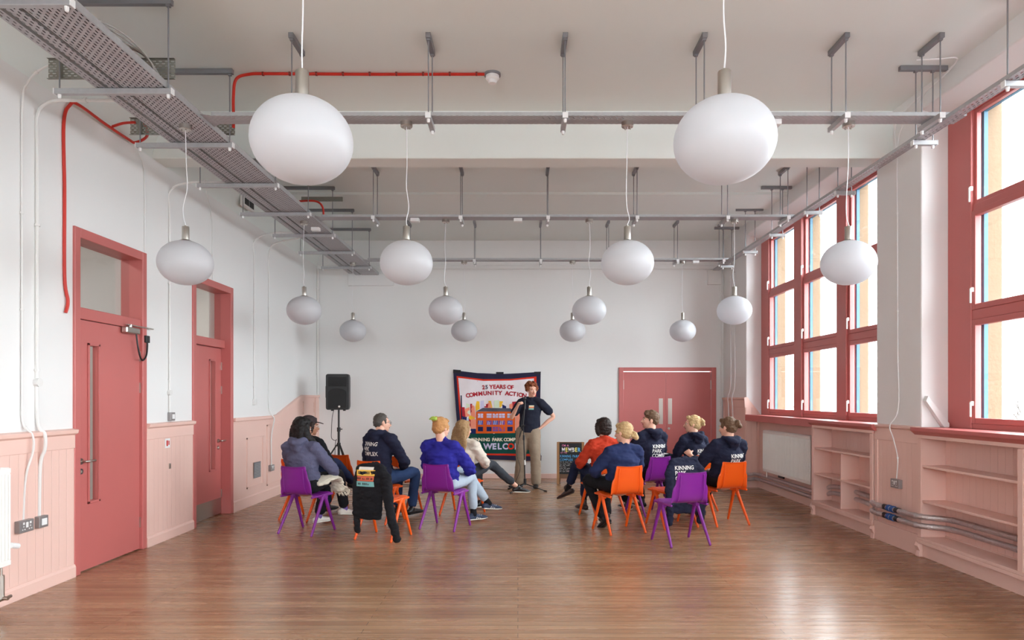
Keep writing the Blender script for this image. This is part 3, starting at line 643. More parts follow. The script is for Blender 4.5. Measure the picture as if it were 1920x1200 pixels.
# ---------------------------------------------------------------- cable trays
def tray_y(x0, x1, y0, y1, lip, label, m=M_PERFY):
    r = empty('cable_tray', ((x0+x1)/2, y0, 3.775), 0, label, 'cable tray', 'cable trays'); h = (x1-x0)/2; L = y1-y0
    bm = bmesh.new(); box(bm, -h, h, 0, L, 0, .0015); link('perforated_base', bm, m, r)
    for s in (-1, 1):
        bm = bmesh.new(); box(bm, s*h-.001, s*h+.001, 0, L, 0, lip); box(bm, s*h, s*(h-.012), 0, L, lip-.002, lip); link('side_flange', bm, M_GALV, r)
    return r
tray_y(-2.89, -2.58, 1.2, 12.66, .05, 'widest perforated cable tray running the length of the left side')
tray_y(-3.00, -2.915, 1.2, 12.66, .035, 'narrow cable tray beside the widest one, running the length of the hall')
tray_y(-3.095, -3.03, 1.2, 12.5, .035, 'narrowest cable tray, nearest the left wall')
r = tray_y(3.49, 3.59, 1.5, 12.2, .03, 'narrow cable tray running past the windows on the right')
def tray_x(y, x1, label):
    r = empty('cross_tray', (-2.5, y, 3.80), 0, label, 'cable tray', 'cable trays crossing the hall'); L = x1+2.5; h = .085
    bm = bmesh.new(); box(bm, 0, L, -h, h, 0, .0015); prism(bm, [(-.1, -.13), (0, -h), (0, h), (-.1, .16)], 2, 0, .0015); link('perforated_base', bm, M_PERFX, r)
    for s in (-1, 1):
        bm = bmesh.new(); box(bm, 0, L, s*h-.001, s*h+.001, 0, .03); box(bm, 0, L, s*h, s*(h-.01), .028, .03); link('side_flange', bm, M_GALV, r)
    return r
for y, x1, nm in ((5.65, 3.66, 'nearest'), (8.76, 3.63, 'middle'), (11.45, 3.60, 'farthest')):
    tray_x(y, x1, nm + ' of the three perforated cable trays crossing the hall under the ceiling')
def rail(nm, x0, x1, y0, y1, z, r, m=M_GALV):
    bm = bmesh.new(); box(bm, x0, x1, y0, y1, z-.0205, z+.0205); o = link(nm, bm, m, r, bev=.003)
    return o
def ends(r, pts):
    bm = bmesh.new()
    for x, y, z in pts: lathe(bm, [(0, -.026), (.01, -.024), (.012, -.012), (.012, 0)], 8, (x, y, z))
    link('end_cap', bm, M_WHITEP, r, smooth=True)
def hanger(nm, loc, half, axis, lbl, group, ztop=ZC, zbot=3.75, longtop=None):
    """two threaded rods from a ceiling rail carrying a lower rail"""
    r = empty(nm, (loc[0], loc[1], zbot), 0, lbl, 'hanger', group); H = ztop-zbot
    def seg(a, b, z, nm2, m=M_GALV):
        if axis == 0: rail(nm2, a, b, -.0205, .0205, z, r, m)
        else: rail(nm2, -.0205, .0205, a, b, z, r, m)
    la, lb = longtop or (-half, half)
    seg(la, lb, H-.0215, 'ceiling_rail', M_GALVD); seg(-half, half, 0, 'support_rail')
    for s in (-1, 1):
        p = s*(half-.03); x, y = (p, 0) if axis == 0 else (0, p)
        bm = bmesh.new(); tube(bm, [(x, y, -.03), (x, y, H-.02)], .0055, 6); box(bm, x-.014, x+.014, y-.014, y+.014, H-.056, H-.04); link('threaded_rod', bm, M_GALVD, r)
    for s in (-1, 1):
        e = bmesh.new(); p = s*(half+.002)
        if axis == 0: box(e, p-.003, p+.003, -.022, .022, -.022, .022)
        else: box(e, -.022, .022, p-.003, p+.003, -.022, .022)
        x, y = ((s*(half-.03)), 0) if axis == 0 else (0, s*(half-.03))
        lathe(e, [(0, -.05), (.01, -.048), (.013, -.035), (.013, -.018)], 8, (x, y, 0))
        link('white_end_cap', e, M_WHITEP, r)
    return r
ordn = ['nearest', 'second nearest', 'third nearest', 'fourth', 'fifth', 'sixth', 'seventh', 'eighth', 'farthest']
g = 'hangers under the main left-hand trays'
h0 = None
for i, y in enumerate((3.89, 5.02, 6.09, 7.24, 8.37, 9.47, 10.59, 11.80)):
    lbl = 'galvanised hanger under the left-hand trays, %s from the camera' % ordn[i].replace('farthest', 'last')
    if h0 is None: h0 = hanger('tray_hanger', (-2.97, y), .43, 0, lbl, g)
    else: dup(h0, (-2.97, y, 3.75), 0, lbl)
xs6 = (-1.82, -.72, .38, 1.50, 2.64, 3.40); posn = ['leftmost', 'second from left', 'third from left', 'third from right', 'second from right', 'rightmost']
h1 = None
for y, row in ((5.62, 'nearest'), (8.72, 'middle'), (11.41, 'farthest')):
    for i, x in enumerate(xs6):
        lbl = '%s paired-rod hanger on the %s cross tray' % (posn[i], row)
        if h1 is None: h1 = hanger('tray_hanger', (x, y), .155, 1, lbl, 'hangers of the %s cross tray' % row, zbot=3.765)
        else: dup(h1, (x, y, 3.765), 0, lbl, 'hangers of the %s cross tray' % row)
h2 = None
for i, y in enumerate((4.9, 6.03, 7.5, 8.3, 9.45, 10.55, 11.7)):
    lbl = 'short hanger of the window-side tray, %s from the camera' % ordn[i]
    if h2 is None: h2 = hanger('tray_hanger', (3.59, y), .105, 0, lbl, 'hangers of the window-side tray', longtop=(-.22, .2), zbot=3.75)
    else: dup(h2, (3.59, y, 3.75), 0, lbl)
for y, n in ((5.06, 'nearer'), (6.13, 'farther')):
    r = empty('perforated_plate', (-3.01, y, 3.86), 0, n + ' upright perforated plate hung behind the left-hand trays', 'plate', 'upright perforated plates')
    bm = bmesh.new(); box(bm, -.47, .47, 0, .002, 0, .15); link('sheet', bm, M_PERFZ, r)
    bm = bmesh.new(); box(bm, -.47, .47, -.02, .0, -.001, .001); box(bm, -.47, .47, -.02, 0, .149, .151); box(bm, -.39, -.36, -.03, .0, .0, .15); link('flange', bm, mat('dull_galv', (140, 138, 130), .5, metal=.5), r)
r = empty('short_tray', (-2.75, 9.3, 4.18), 0, 'short slotted rail hung above the main trays halfway down', 'tray'); bm = bmesh.new(); box(bm, -.2, .36, 0, .02, 0, .06); link('slotted_rail', bm, M_PERFZ, r)
# loops of spare cable on the main tray, junction boxes under trays
bm = bmesh.new()
for k in range(5): tube(bm, curve_pts([(-2.80+.02*k, 3.0, 3.79), (-2.78+.025*k, 4.0, 3.80+.008*k), (-2.70+.022*k, 4.5, 3.86+.012*k), (-2.62+.012*k, 4.78, 3.90-.012*k), (-2.62-.01*k, 5.0, 3.85-.01*k), (-2.70-.02*k, 5.4, 3.79)], 6), .0055, 6)
tag(link('cable_bundle', bm, mat('grey_cable', (170, 168, 164), .5), smooth=True), 'loose grey-white cable bundle lying on the widest tray', 'cable')
bm = bmesh.new()
for k in range(3): tube(bm, curve_pts([(-2.75, 6.2+k*.03, 3.812), (-2.8+.02*k, 8.0, 3.812), (-2.7, 10.0, 3.812), (-2.75+.03*k, 12.5, 3.812)], 4), .009, 6)
tag(link('cable_bundle', bm, M_WHITEP, smooth=True), 'white cables laid along the far part of the widest tray', 'cable')
for nm_, xa, xb, n_, lab in (('a', -2.875, -2.60, 13, 'layer of dark cables lying in the widest cable tray'), ('b', -2.99, -2.925, 3, 'dark cables lying in the narrow tray beside the widest one'), ('c', -3.088, -3.038, 2, 'dark cables lying in the narrowest tray')):
    bm = bmesh.new()
    for k in range(n_): x_ = xa+(xb-xa)*(k+.5)/n_; tube(bm, [(x_, 1.3, 3.7885), (x_, 12.4, 3.7885)], (xb-xa)/n_*.48, 6)
    tag(link('cable_bundle', bm, mat('dark_cable_sheath', (62, 60, 62), .6)), lab, 'cable')
def jbox(x, y, z, lab): return tag(BX('junction_box', x-.055, x+.055, y-.04, y+.04, z-.045, z, m=M_WHITEP, bev=.006), lab, 'box')
jbox(-2.70, 9.12, 3.775, 'white junction box under the main left-hand tray')
jbox(-.0, 8.76, 3.80, 'small white junction box under the middle cross tray')
jbox(2.98, 11.45, 3.80, 'white junction box under the farthest cross tray at the right')
jbox(-1.32, 8.76, 3.802, 'white junction box behind the left inner globe on the middle tray')
jbox(2.12, 5.66, 3.80, 'white junction box under the nearest cross tray beside the big right globe')
bm = bmesh.new()
for i in range(14): tube(bm, curve_pts([(.2+i*.05, 5.57, 3.79), (.21+i*.05, 5.56, 3.775), (.22+i*.05, 5.6, 3.79)], 3), .003, 5)

tag(link('cable_tie_row', bm, M_GALVD), 'short ends of cable ties under the nearest cross tray', 'cable tie')

# ---------------------------------------------------------------- pendant lamps
def pendant(loc, zc, label, group, wig=0):
    """loc = canopy position (x, y, z); globe hangs with its centre at height zc"""
    r = empty('pendant_lamp', loc, 0, label, 'pendant lamp', group); D = zc-loc[2]
    bm = bmesh.new(); lathe(bm, [(.05, 0), (.05, -.035), (.046, -.04), (.0, -.04)], 24)
    for k in range(4): lathe(bm, [(.006, -.04), (.006, -.052), (0, -.052)], 8, (.03*math.cos(k*PI/2+.5), .03*math.sin(k*PI/2+.5), 0))
    link('canopy', bm, M_STEEL, r, smooth=True)
    top = D+.18+.125; rnd = random.Random(int(loc[0]*100+loc[1]*7))
    pts = [(0, 0, -.04)] + [(rnd.uniform(-.012, .012), rnd.uniform(-.01, .01), -.04+(top+.04)*t) for t in (.35, .6)] + [(rnd.uniform(-.022, .022), 0, -.04+(top+.04)*.8), (rnd.uniform(-.02, .02), 0, -.04+(top+.04)*.92), (0, 0, top+.02), (0, 0, top-.01)]
    bm = bmesh.new(); tube(bm, curve_pts(pts, 6), .0035, 6); link('cord', bm, M_CORD, r, smooth=True)
    bm = bmesh.new(); lathe(bm, [(0, top+.012), (.008, top+.012), (.008, top), (.027, top), (.029, top-.004), (.029, D+.195), (.06, D+.18), (.065, D+.172), (0, D+.172)], 28); link('lamp_holder', bm, M_STEEL, r, smooth=True)
    prof = []
    for k in range(25):
        a = PI/2-k/24*PI; prof.append((.219*abs(math.cos(a))**.97, D+(.186 if a > 0 else .182)*math.sin(a)))
    prof[0] = (0, prof[0][1]); prof[-1] = (0, prof[-1][1])
    bm = bmesh.new(); lathe(bm, prof, 40); link('glass_globe', bm, M_OPAL, r, smooth='all')
    return r
M_CORD = mat('clear_cord', (225, 225, 228), .3)
rows = [(2.99, (-.945, .905), 'nearest', ('left', 'right'), ZC), (5.70, (-2.775, -.93, .915, 2.76), 'second', ('leftmost', 'inner left', 'inner right', 'rightmost'), 3.80),
        (8.80, (-2.755, -.93, .92, 2.79), 'third', ('leftmost', 'inner left', 'inner right', 'rightmost'), 3.80), (11.49, (-2.775, -.905, .92, 2.775), 'farthest', ('leftmost', 'inner left', 'inner right', 'rightmost'), 3.80)]
for y, xs_, rn, cn, zt in rows:
    for x, c in zip(xs_, cn):
        z = zt if not (rn != 'nearest' and c == 'leftmost') else 3.775
        pendant((x, y, z), 2.625, '%s white glass globe pendant in the %s row from the camera' % (c, rn), 'globe pendants of the %s row' % rn)
# ================================================================== CHAIRS
PROF = [(-.262, .750, .156), (-.250, .747, .162), (-.246, .726, .165), (-.240, .69, .168), (-.233, .645, .172), (-.228, .622, .174), (-.224, .600, .190), (-.220, .575, .199), (-.212, .53, .201),
        (-.200, .485, .203), (-.178, .453, .204), (-.14, .436, .205), (-.08, .430, .206), (0, .430, .206), (.08, .434, .205), (.14, .438, .203), (.180, .437, .200), (.203, .425, .195), (.212, .405, .190)]
def shell_verts(bm):
    nu = 24; rows = []
    for i, (y, z, hw) in enumerate(PROF):
        a = PROF[max(i-1, 0)]; b = PROF[min(i+1, len(PROF)-1)]
        t = V(0, b[0]-a[0], b[1]-a[1]).normalized(); n = V(0, -t.z, t.y)      # towards the sitter
        if i < 2: n = V(0, 1, .1).normalized()
        s = i/(len(PROF)-1); row = []
        back = 1 if z > .47 else 0
        for k in range(nu+1):
            u = -1+2*k/nu; au = abs(u)
            curl = .030*au**3 if back else .014*au**4
            if z > .725: curl *= .6
            step = -.012*max(0, min(1, (au-.80)/.06)) if not (z > .73) else 0
            drop = 0
            if not back and au > .93: drop = -.028*(au-.93)/.07
            lip = .008*abs(u)**2 if i < 2 else 0
            p = V(u*hw, y, z+lip) + n*(curl+step+drop)
            row.append(bm.verts.new(p))
        rows.append(row)
    for a, b in zip(rows, rows[1:]):
        for k in range(nu): bm.faces.new((a[k], b[k], b[k+1], a[k+1]))
def solid(bm, th):
    me = bpy.data.meshes.new('t'); bm.to_mesh(me); bm.free(); o = bpy.data.objects.new('t', me); COL.objects.link(o)
    s = o.modifiers.new('s', 'SOLIDIFY'); s.thickness = th; s.offset = 0
    u = o.modifiers.new('u', 'SUBSURF'); u.levels = 1
    dg = bpy.context.evaluated_depsgraph_get(); dg.update(); out = bpy.data.meshes.new_from_object(o.evaluated_get(dg))
    bpy.data.objects.remove(o); return out
def make_chair(m, name):
    r = empty('plastic_chair', (0, 0, 0), 0, 'x', 'chair')
    bm = bmesh.new(); shell_verts(bm); link_me('seat_shell', solid(bm, .006), m, r, smooth='all')
    for s in (-1, 1):
        bm = bmesh.new(); tube(bm, curve_pts([(s*.128, -.244, .732), (s*.130, -.238, .65), (s*.134, -.228, .56), (s*.137, -.210, .49), (s*.14, -.17, .443)], 5), .0045, 6)
        link('back_rib', bm, m, r, smooth='all')
    for s in (-1, 1):
        bm = bmesh.new()
        box(bm, s*.165, s*.214, -.02, .095, .375, .432); box(bm, s*.19, s*.214, -.19, .19, .405, .428)
        tube(bm, [(s*.10, .03, .415), (s*.19, .03, .405)], .022, 8)
        link('side_bracket', bm, m, r, bev=.012)
        for fy, nm in ((.2125, 'leg'), (-.2125, 'leg')):
            bm = bmesh.new(); y0 = .05 if fy > 0 else .025
            chain(bm, [(s*.198, y0, .415), (s*.205, y0+(fy-y0)*.35, .27), (s*.2175, fy, .012)], [(.019, .024), (.017, .02), (.013, .0145)], n=14, sub=3)
            link(nm, bm, m, r, smooth='all')
    return r
chO = make_chair(M_OR, 'orange'); chP = make_chair(M_PU, 'purple')
used = {id(chO): False, id(chP): False}
def chair(kind, x, y, deg, label, group):
    src = chO if kind == 'O' else chP
    if not used[id(src)]:
        used[id(src)] = True; src.location = (x, y, 0); src.rotation_euler = (0, 0, math.radians(deg)); src['label'] = label; src['group'] = group; return src
    return dup(src, (x, y, 0), math.radians(deg), label, group)
gO, gP = 'orange plastic chairs', 'purple plastic chairs'
CH = {
 'PL1': ('P', -2.36, 7.64, -20, 'purple plastic chair under the woman in the grey-blue hoodie'),
 'OL0': ('O', -2.64, 8.47, -25, 'orange plastic chair mostly hidden behind the leftmost purple chair, under the person in a cap'),
 'OL1': ('O', -2.25, 9.18, -25, 'empty orange plastic chair in front of the speaker stand'),
 'OL2': ('O', -1.68, 8.30, -22, 'orange plastic chair under the short-haired man in a navy hoodie and jeans'),
 'OL3': ('O', -1.445, 7.34, -20, 'orange plastic chair with a dark hoodie showing a coloured print hung on its back'),
 'OL4': ('O', -1.567, 9.025, -22, 'empty orange plastic chair beyond the man in jeans'),
 'PL2': ('P', -.84, 7.895, -21, 'purple plastic chair under the woman in the blue jumper'),
 'OL5': ('O', -.718, 8.84, -22, 'orange plastic chair under the woman in the cream jumper'),
 'OR1': ('O', 1.072, 8.634, 25, 'orange plastic chair under the woman in the red jumper'),
 'OR2': ('O', 1.135, 7.68, 21, 'orange plastic chair under the blonde woman with a low bun'),
 'PR1': ('P', 1.698, 8.858, 27, 'purple plastic chair under the young man in a navy hoodie'),
 'OR3': ('O', 1.804, 8.01, 19, 'orange plastic chair behind the empty purple one, a navy hoodie hung on its back'),
 'PR0': ('P', 1.683, 7.07, 15.7, 'empty purple plastic chair, nearest the camera on the right'),
 'OR4': ('O', 2.452, 8.17, 17, 'rightmost orange plastic chair, under the person with a brown ponytail'),
 'OR5': ('O', 2.353, 9.12, 25, 'orange plastic chair under the smiling woman in profile'),
}
for k, (kd, x, y, d, lb) in CH.items(): chair(kd, x, y, d, lb, gO if kd == 'O' else gP)

# ================================================================== PEOPLE
M_SKIN = mat('skin', (226, 172, 148), .5, var=.04, vscale=12)
M_SKIN2 = mat('skin_tan', (170, 118, 92), .5, var=.04, vscale=12)
M_LIP = mat('lips', (178, 92, 84), .45)
M_EYEW = mat('eye_white', (225, 220, 215), .25); M_IRIS = mat('iris', (50, 38, 30), .2)
def hairmat(n, c): return mat(n, c, .55, bump=.7, bscale=110, var=.28, vscale=45, stretch=(1, 1, .15), spec=.25)
H_BLACK = hairmat('hair_black', (22, 17, 17)); H_DKBR = hairmat('hair_dark_brown', (46, 33, 29)); H_BRN = hairmat('hair_brown', (104, 78, 58))
H_BLOND = hairmat('hair_blonde', (196, 164, 118)); H_DBLOND = hairmat('hair_dark_blonde', (158, 124, 86)); H_GING = hairmat('hair_ginger', (126, 66, 38)); H_GREY = hairmat('hair_greying', (78, 72, 68))
H_STRAW = hairmat('hair_strawberry', (186, 134, 84))
def cloth(n, c, b=.5, s=70): return mat(n, c, .88, bump=b, bscale=s, var=.1, vscale=8, spec=.2)
C_NAVY = cloth('navy_fleece', (34, 36, 56)); C_BLACKC = cloth('black_cloth', (28, 28, 32)); C_GREYBLUE = cloth('grey_blue_fleece', (88, 88, 112)); C_BLUE = cloth('royal_blue_knit', (44, 42, 140), .7, 160)
C_CREAM = cloth('cream_knit', (222, 210, 196), .8, 120); C_RUST = cloth('rust_red_knit', (196, 62, 38), 1.0, 110); C_NAVYK = cloth('navy_knit', (40, 50, 88), .6, 160); C_JEAN = cloth('dark_denim', (52, 72, 112), .6, 200)
C_LJEAN = cloth('light_denim', (178, 190, 204), .5, 200); C_DJEAN = cloth('indigo_denim', (38, 46, 74), .6, 200); C_KHAKI = cloth('khaki_twill', (152, 134, 116), .5, 200); C_TEE = cloth('dark_tee', (34, 36, 50), .3)
C_CHAR = cloth('charcoal_cloth', (60, 62, 68), .4); S_WHITE = mat('white_trainer', (228, 224, 216), .5); S_BLK = mat('black_leather', (26, 24, 26), .35); S_NAVY = mat('navy_suede', (46, 58, 84), .7); S_BROWN = mat('dark_brown_leather', (62, 42, 38), .4)
M_WPRINT = mat('white_print', (232, 230, 226), .7); C_TOTE = cloth('cream_canvas', (216, 208, 190), .5, 150)
def rotmat(yaw, pitch=0, roll=0):
    return (Matrix.Rotation(yaw, 3, 'Z') @ Matrix.Rotation(pitch, 3, 'X') @ Matrix.Rotation(roll, 3, 'Y'))
def hand(bm, wrist, elbow, palm_n, side, curl=.7):
    """palm, five separate bent fingers; palm_n = direction the palm faces; side = +1 thumb to cross(dir, palm_n)"""
    wrist = Vector(wrist); d = (wrist-Vector(elbow)).normalized(); n = Vector(palm_n); n = (n-d*n.dot(d)).normalized(); s = d.cross(n)*side
    chain(bm, [wrist-d*.015, wrist+d*.03, wrist+d*.085], [(.026, .019), (.036, .017), (.042, .014)], side=s, n=12, sub=2)
    for k, (off, L) in enumerate(((.033, .072), (.011, .08), (-.011, .076), (-.032, .06))):
        b = wrist+d*.085+s*off; p1 = b+(d*math.cos(curl*.5)+n*math.sin(curl*.5))*L*.42; p2 = p1+(d*math.cos(curl*1.3)+n*math.sin(curl*1.3))*L*.34; p3 = p2+(d*math.cos(curl*2)+n*math.sin(curl*2))*L*.28
        chain(bm, [b-d*.02, p1, p2, p3], [.0095, .0088, .0078, .0068], side=s, n=8, sub=2)
    t0 = wrist+d*.03+s*.026; t1 = t0+(s*.75+d*.65+n*.3).normalized()*.04; t2 = t1+(d*.8+s*.15+n*.6).normalized()*.035
    chain(bm, [t0-s*.012, t1, t2], [.0125, .0105, .0085], side=d, n=8, sub=2)
def person(origin, deg, label, P):
    """P: dictionary of the pose in the sitter's own frame (x right, y forward, z up)"""
    g = lambda k, d: P.get(k, d)
    if not P.get('standing'):
        fo = g('fwd', .075); origin = (origin[0]-math.sin(math.radians(deg))*fo, origin[1]+math.cos(math.radians(deg))*fo)
    st = P.get('standing', False); bulk = g('bulk', 1.0)
    nb = Vector(g('neck', (0, -.13, 1.0))); pel = Vector(g('pelvis', (0, -.10, .53)))
    tw = math.radians(g('twist', 0)); shw = g('shw', .17)
    Rt = Matrix.Rotation(tw, 3, 'Z'); sx = Rt @ V(1, 0, 0); fy = Rt @ V(0, 1, 0)
    shl = [Vector(g('shL', nb-sx*shw+V(0, 0, -.05))), Vector(g('shR', nb+sx*shw+V(0, 0, -.05)))]
    el = [Vector(g('elL', (-.25, -.02, .70))), Vector(g('elR', (.25, -.02, .70)))]
    wr = [Vector(g('wrL', (-.10, .18, .60))), Vector(g('wrR', (.10, .18, .60)))]
    hp = [pel+V(-.09, .02, 0), pel+V(.09, .02, 0)]
    kn = [Vector(g('knL', (-.12, .34, .53))), Vector(g('knR', (.12, .34, .53)))]
    an = [Vector(g('anL', (-.12, .34, .10))), Vector(g('anR', (.12, .34, .10)))]
    toe = [Vector(g('toeL', (0, 1, 0))).normalized(), Vector(g('toeR', (0, 1, 0))).normalized()]
    hy = math.radians(g('yaw', 0)-deg); hc = nb+Vector(g('head', (0, .025, .165)))
    Rh = rotmat(hy, math.radians(g('pitch', -4)), math.radians(g('roll', 0)))
    hd = lambda x, y, z: hc+Rh @ V(x, y, z)
    w1 = pel.lerp(nb, .30)+fy*g('belly', .0); w2 = pel.lerp(nb, .68)-fy*.012
    skin = g('skin', M_SKIN)
    # ---- continuous body
    b = bmesh.new()
    chain(b, [pel-V(0, 0, .03), w1, w2, nb-V(0, 0, .05)], [(.135, .1), (.115, .085), (.14, .095), (.10, .06)], side=sx)
    chain(b, [shl[0]+sx*.03, nb-V(0, 0, .035), shl[1]-sx*.03], [.045, .055, .045], side=(0, 0, 1))
    chain(b, [nb-V(0, 0, .05), nb+V(0, 0, .03), hd(0, -.02, -.05)], [(.06, .058), (.054, .056), (.054, .06)], side=sx)
    for i in (0, 1):
        chain(b, [shl[i], shl[i].lerp(el[i], .5), el[i], el[i].lerp(wr[i], .4), wr[i]], [.047, .042, .034, .035, .024])
        pn = g('palmL' if i == 0 else 'palmR', (0, -.2, -1)); hand(b, wr[i], el[i], pn, (-1 if i == 0 else 1)*g('thumb', 1), g('curl', .6))
        chain(b, [hp[i], kn[i]-(kn[i]-hp[i]).normalized()*.02, kn[i], kn[i].lerp(an[i], .35), an[i]-V(0, 0, .01)], [.06, .046, .041, .041, .03])
        chain(b, [an[i]-toe[i]*.03-V(0, 0, .03), an[i]+toe[i]*.10-V(0, 0, .045)], [(.03, .03), (.036, .02)])
    E = lambda c, r, rr=Rh: ell(b, hd(*c), r, rr)
    E((0, -.018, .028), (.074, .093, .086)); E((0, .02, -.025), (.062, .074, .078)); E((0, .038, -.07), (.046, .05, .036)); E((0, .062, -.092), (.022, .022, .018))
    E((0, .074, .022), (.052, .016, .012)); E((-.032, .066, -.022), (.022, .02, .018)); E((.032, .066, -.022), (.022, .02, .018)); E((0, .078, -.058), (.022, .014, .014))
    chain(b, [hd(0, .084, .012), hd(0, .098, -.012), hd(0, .108, -.03), hd(0, .092, -.036)], [.009, .0105, .0135, .010], n=10)
    for s in (-1, 1):
        E((s*.075, -.008, -.008), (.009, .019, .031)); 
    me = fuse(b, g('vox', .0065), 2)
    rt = link_me('person', me, skin, None, smooth='all'); rt.location = (origin[0], origin[1], 0); rt.rotation_euler = (0, 0, math.radians(deg))
    tag(rt, label, 'person')
    # ---- face
    for s in (-1, 1):
        e = bmesh.new(); ell(e, hd(s*.03, .077, .003), (.0125, .010, .0075), Rh, 12, 8); eo = link('eye', e, M_EYEW, rt, smooth='all')
        e = bmesh.new(); ell(e, hd(s*.03, .0845, .003), (.0055, .0035, .006), Rh, 10, 8); link('iris', e, M_IRIS, eo, smooth='all')
        e = bmesh.new(); chain(e, [hd(s*.015, .088, .022), hd(s*.032, .088, .027), hd(s*.048, .078, .022)], [.0032, .0036, .0025], n=8, sub=3); link('eyebrow', e, g('hm', H_BRN), rt, smooth='all')
    e = bmesh.new(); chain(e, [hd(-.024, .083, -.055), hd(-.009, .0935, -.0585), hd(.009, .0935, -.0585), hd(.024, .083, -.055)], [(.004, .004), (.0062, .005), (.0062, .005), (.004, .004)], side=(0, 0, 1), n=8, sub=3); link('lips', e, M_LIP, rt, smooth='all')
    # ---- trousers
    tr = g('tr', .082); b = bmesh.new(); k2 = tr/.082
    chain(b, [pel+V(0, 0, .04 if not st else -.05), pel+V(0, -.005, .12)], [(.165, .11), (.15, .11)], side=(1, 0, 0))
    hem = g('hem', .07); hw = g('hemw', .062)
    for i in (0, 1):
        ax = (an[i]-kn[i]).normalized(); e = an[i]-ax*hem
        chain(b, [hp[i]+V(0, -.03, .0), hp[i].lerp(kn[i], .5), kn[i], kn[i].lerp(an[i], .45), e], [.095*k2, tr, .066*k2, max(.06*k2, hw), hw], n=18)
    link_me('trousers', fuse(b, .011, 3, .006, 11, len(label) % 17), P['trousers'], rt, smooth='all')
    # ---- footwear
    for i in (0, 1):
        t = toe[i]; up = V(0, 0, 1); sd = t.cross(up).normalized(); up = sd.cross(t).normalized(); a = an[i]
        so = a-up*.065
        b = bmesh.new()
        chain(b, [so-t*.055+up*.028, so+t*.02+up*.03, so+t*.10+up*.022, so+t*.175+up*.012], [(.036, .034), (.038, .036), (.046, .028), (.034, .018)], side=sd, n=14)
        chain(b, [so-t*.02+up*.03, a+up*(.03 if g('boot', 0) else -.005)], [(.034, .042), (.038, .045)], side=sd)
        sh = link_me('shoe', fuse(b, .007, 2), P['shoes'], rt, smooth='all')
        b = bmesh.new(); chain(b, [so-t*.06+up*.0, so+t*.03-up*.0, so+t*.11, so+t*.18+up*.006], [(.038, .011), (.036, .011), (.048, .011), (.034, .009)], side=sd, n=14)
        link('sole', b, P.get('sole', P['shoes']), sh, smooth='all')
        if 'stripes' in P:
            b = bmesh.new()
            for j in range(3):
                for s in (-1, 1): chain(b, [so+t*(.02+j*.025)+sd*s*.040+up*.012, so+t*(.045+j*.025)+sd*s*.028+up*.047], [.0045, .0045], n=6, sub=2)
            link('stripes', b, M_WPRINT, sh)
        if 'sock' in P:
            ax = (an[i]-kn[i]).normalized(); b = bmesh.new(); chain(b, [a-ax*.09, a+ax*.01], [.036, .04]); link('sock', b, P['sock'], rt, smooth='all')
    # ---- top
    B = bulk; b = bmesh.new(); hz = pel+V(0, 0, .065) if not st else V(*g('tophem', 0))
    chain(b, [Vector(hz), w1, w2, nb-V(0, 0, .06)], [(.165*B, .112*B), (.155*B, .115*B), (.168*B, .122*B), (.13*B, .078)], side=sx, n=22)
    chain(b, [shl[0], (shl[0]+nb)/2+V(0, 0, .012), nb-V(0, 0, .008), (shl[1]+nb)/2+V(0, 0, .012), shl[1]], [.064*B, .062, .058, .062, .064*B], side=(0, 0, 1))
    for i in (0, 1):
        sl = g('sleeve', 1.0)
        if sl >= .99:
            chain(b, [shl[i], shl[i].lerp(el[i], .5), el[i], el[i].lerp(wr[i], .5), wr[i]-(wr[i]-el[i]).normalized()*g('cuff', .02)], [.068*B, .066*B, .058*B, .052*B, g('cuffw', .038)])
        else:
            e = shl[i].lerp(el[i], sl); chain(b, [shl[i], shl[i].lerp(e, .5), e], [.068*B, .068*B, .066*B])
    if g('hood', 0):
        hn = nb+V(0, 0, .05)
        bk = -fy
        pts = [hn+bk*.02+sx*.085+V(0, 0, -.01), hn+bk*.085+sx*.06+V(0, 0, -.015), hn+bk*.115+V(0, 0, -.045), hn+bk*.085-sx*.06+V(0, 0, -.015), hn+bk*.02-sx*.085+V(0, 0, -.01)]
        chain(b, pts, [(.026, .03), (.04, .045), (.046, .06), (.04, .045), (.026, .03)], side=(0, 0, 1))
        chain(b, [hn+bk*.08+V(0, 0, -.02), hn+bk*.105+V(0, 0, -.09), hn+bk*.09+V(0, 0, -.15)], [(.085, .04), (.07, .04), (.025, .02)], side=sx)
        chain(b, [hn+sx*.08+V(0, 0, -.005), hn+fy*.07+V(0, 0, -.045), hn-sx*.08+V(0, 0, -.005)], [.024, .022, .024], side=(0, 0, 1))
    else:
        chain(b, [nb+V(0, 0, -.02), nb+V(0, .004, g('collar', .018))], [(.074, .072), (.062, .064)], side=sx)
    tm = fuse(b, .0095, g('tsm', 3), g('fold', .014), g('fsc', 9), (hash(label) % 13)+1 if False else len(label))
    if 'cutz' in P:
        q = bmesh.new(); q.from_mesh(tm); bmesh.ops.bisect_plane(q, geom=q.verts[:]+q.edges[:]+q.faces[:], plane_co=(0, 0, P['cutz']), plane_no=(.03, .02, -1), clear_outer=True); q.to_mesh(tm); q.free()
    tp = link_me(P.get('topname', 'jumper'), tm, P['top'], rt, smooth='all')
    if 'text' in P: print_text(tp, tm, P['text'], nb, sx, fy, P.get('tz', -.19), P.get('tx', 0), P.get('tsz', .066))
    # ---- hair
    hb = bmesh.new(); hair(hb, P['hair'], hd, Rh, nb, P)
    hm = fuse(hb, P.get('hvox', .008), 1 if P['hair'] in ('curly', 'short', 'crop') else 2, P.get('hfold', .007), 34, len(label)+3)
    link_me('hair', hm, P['hm'], rt, smooth='all')
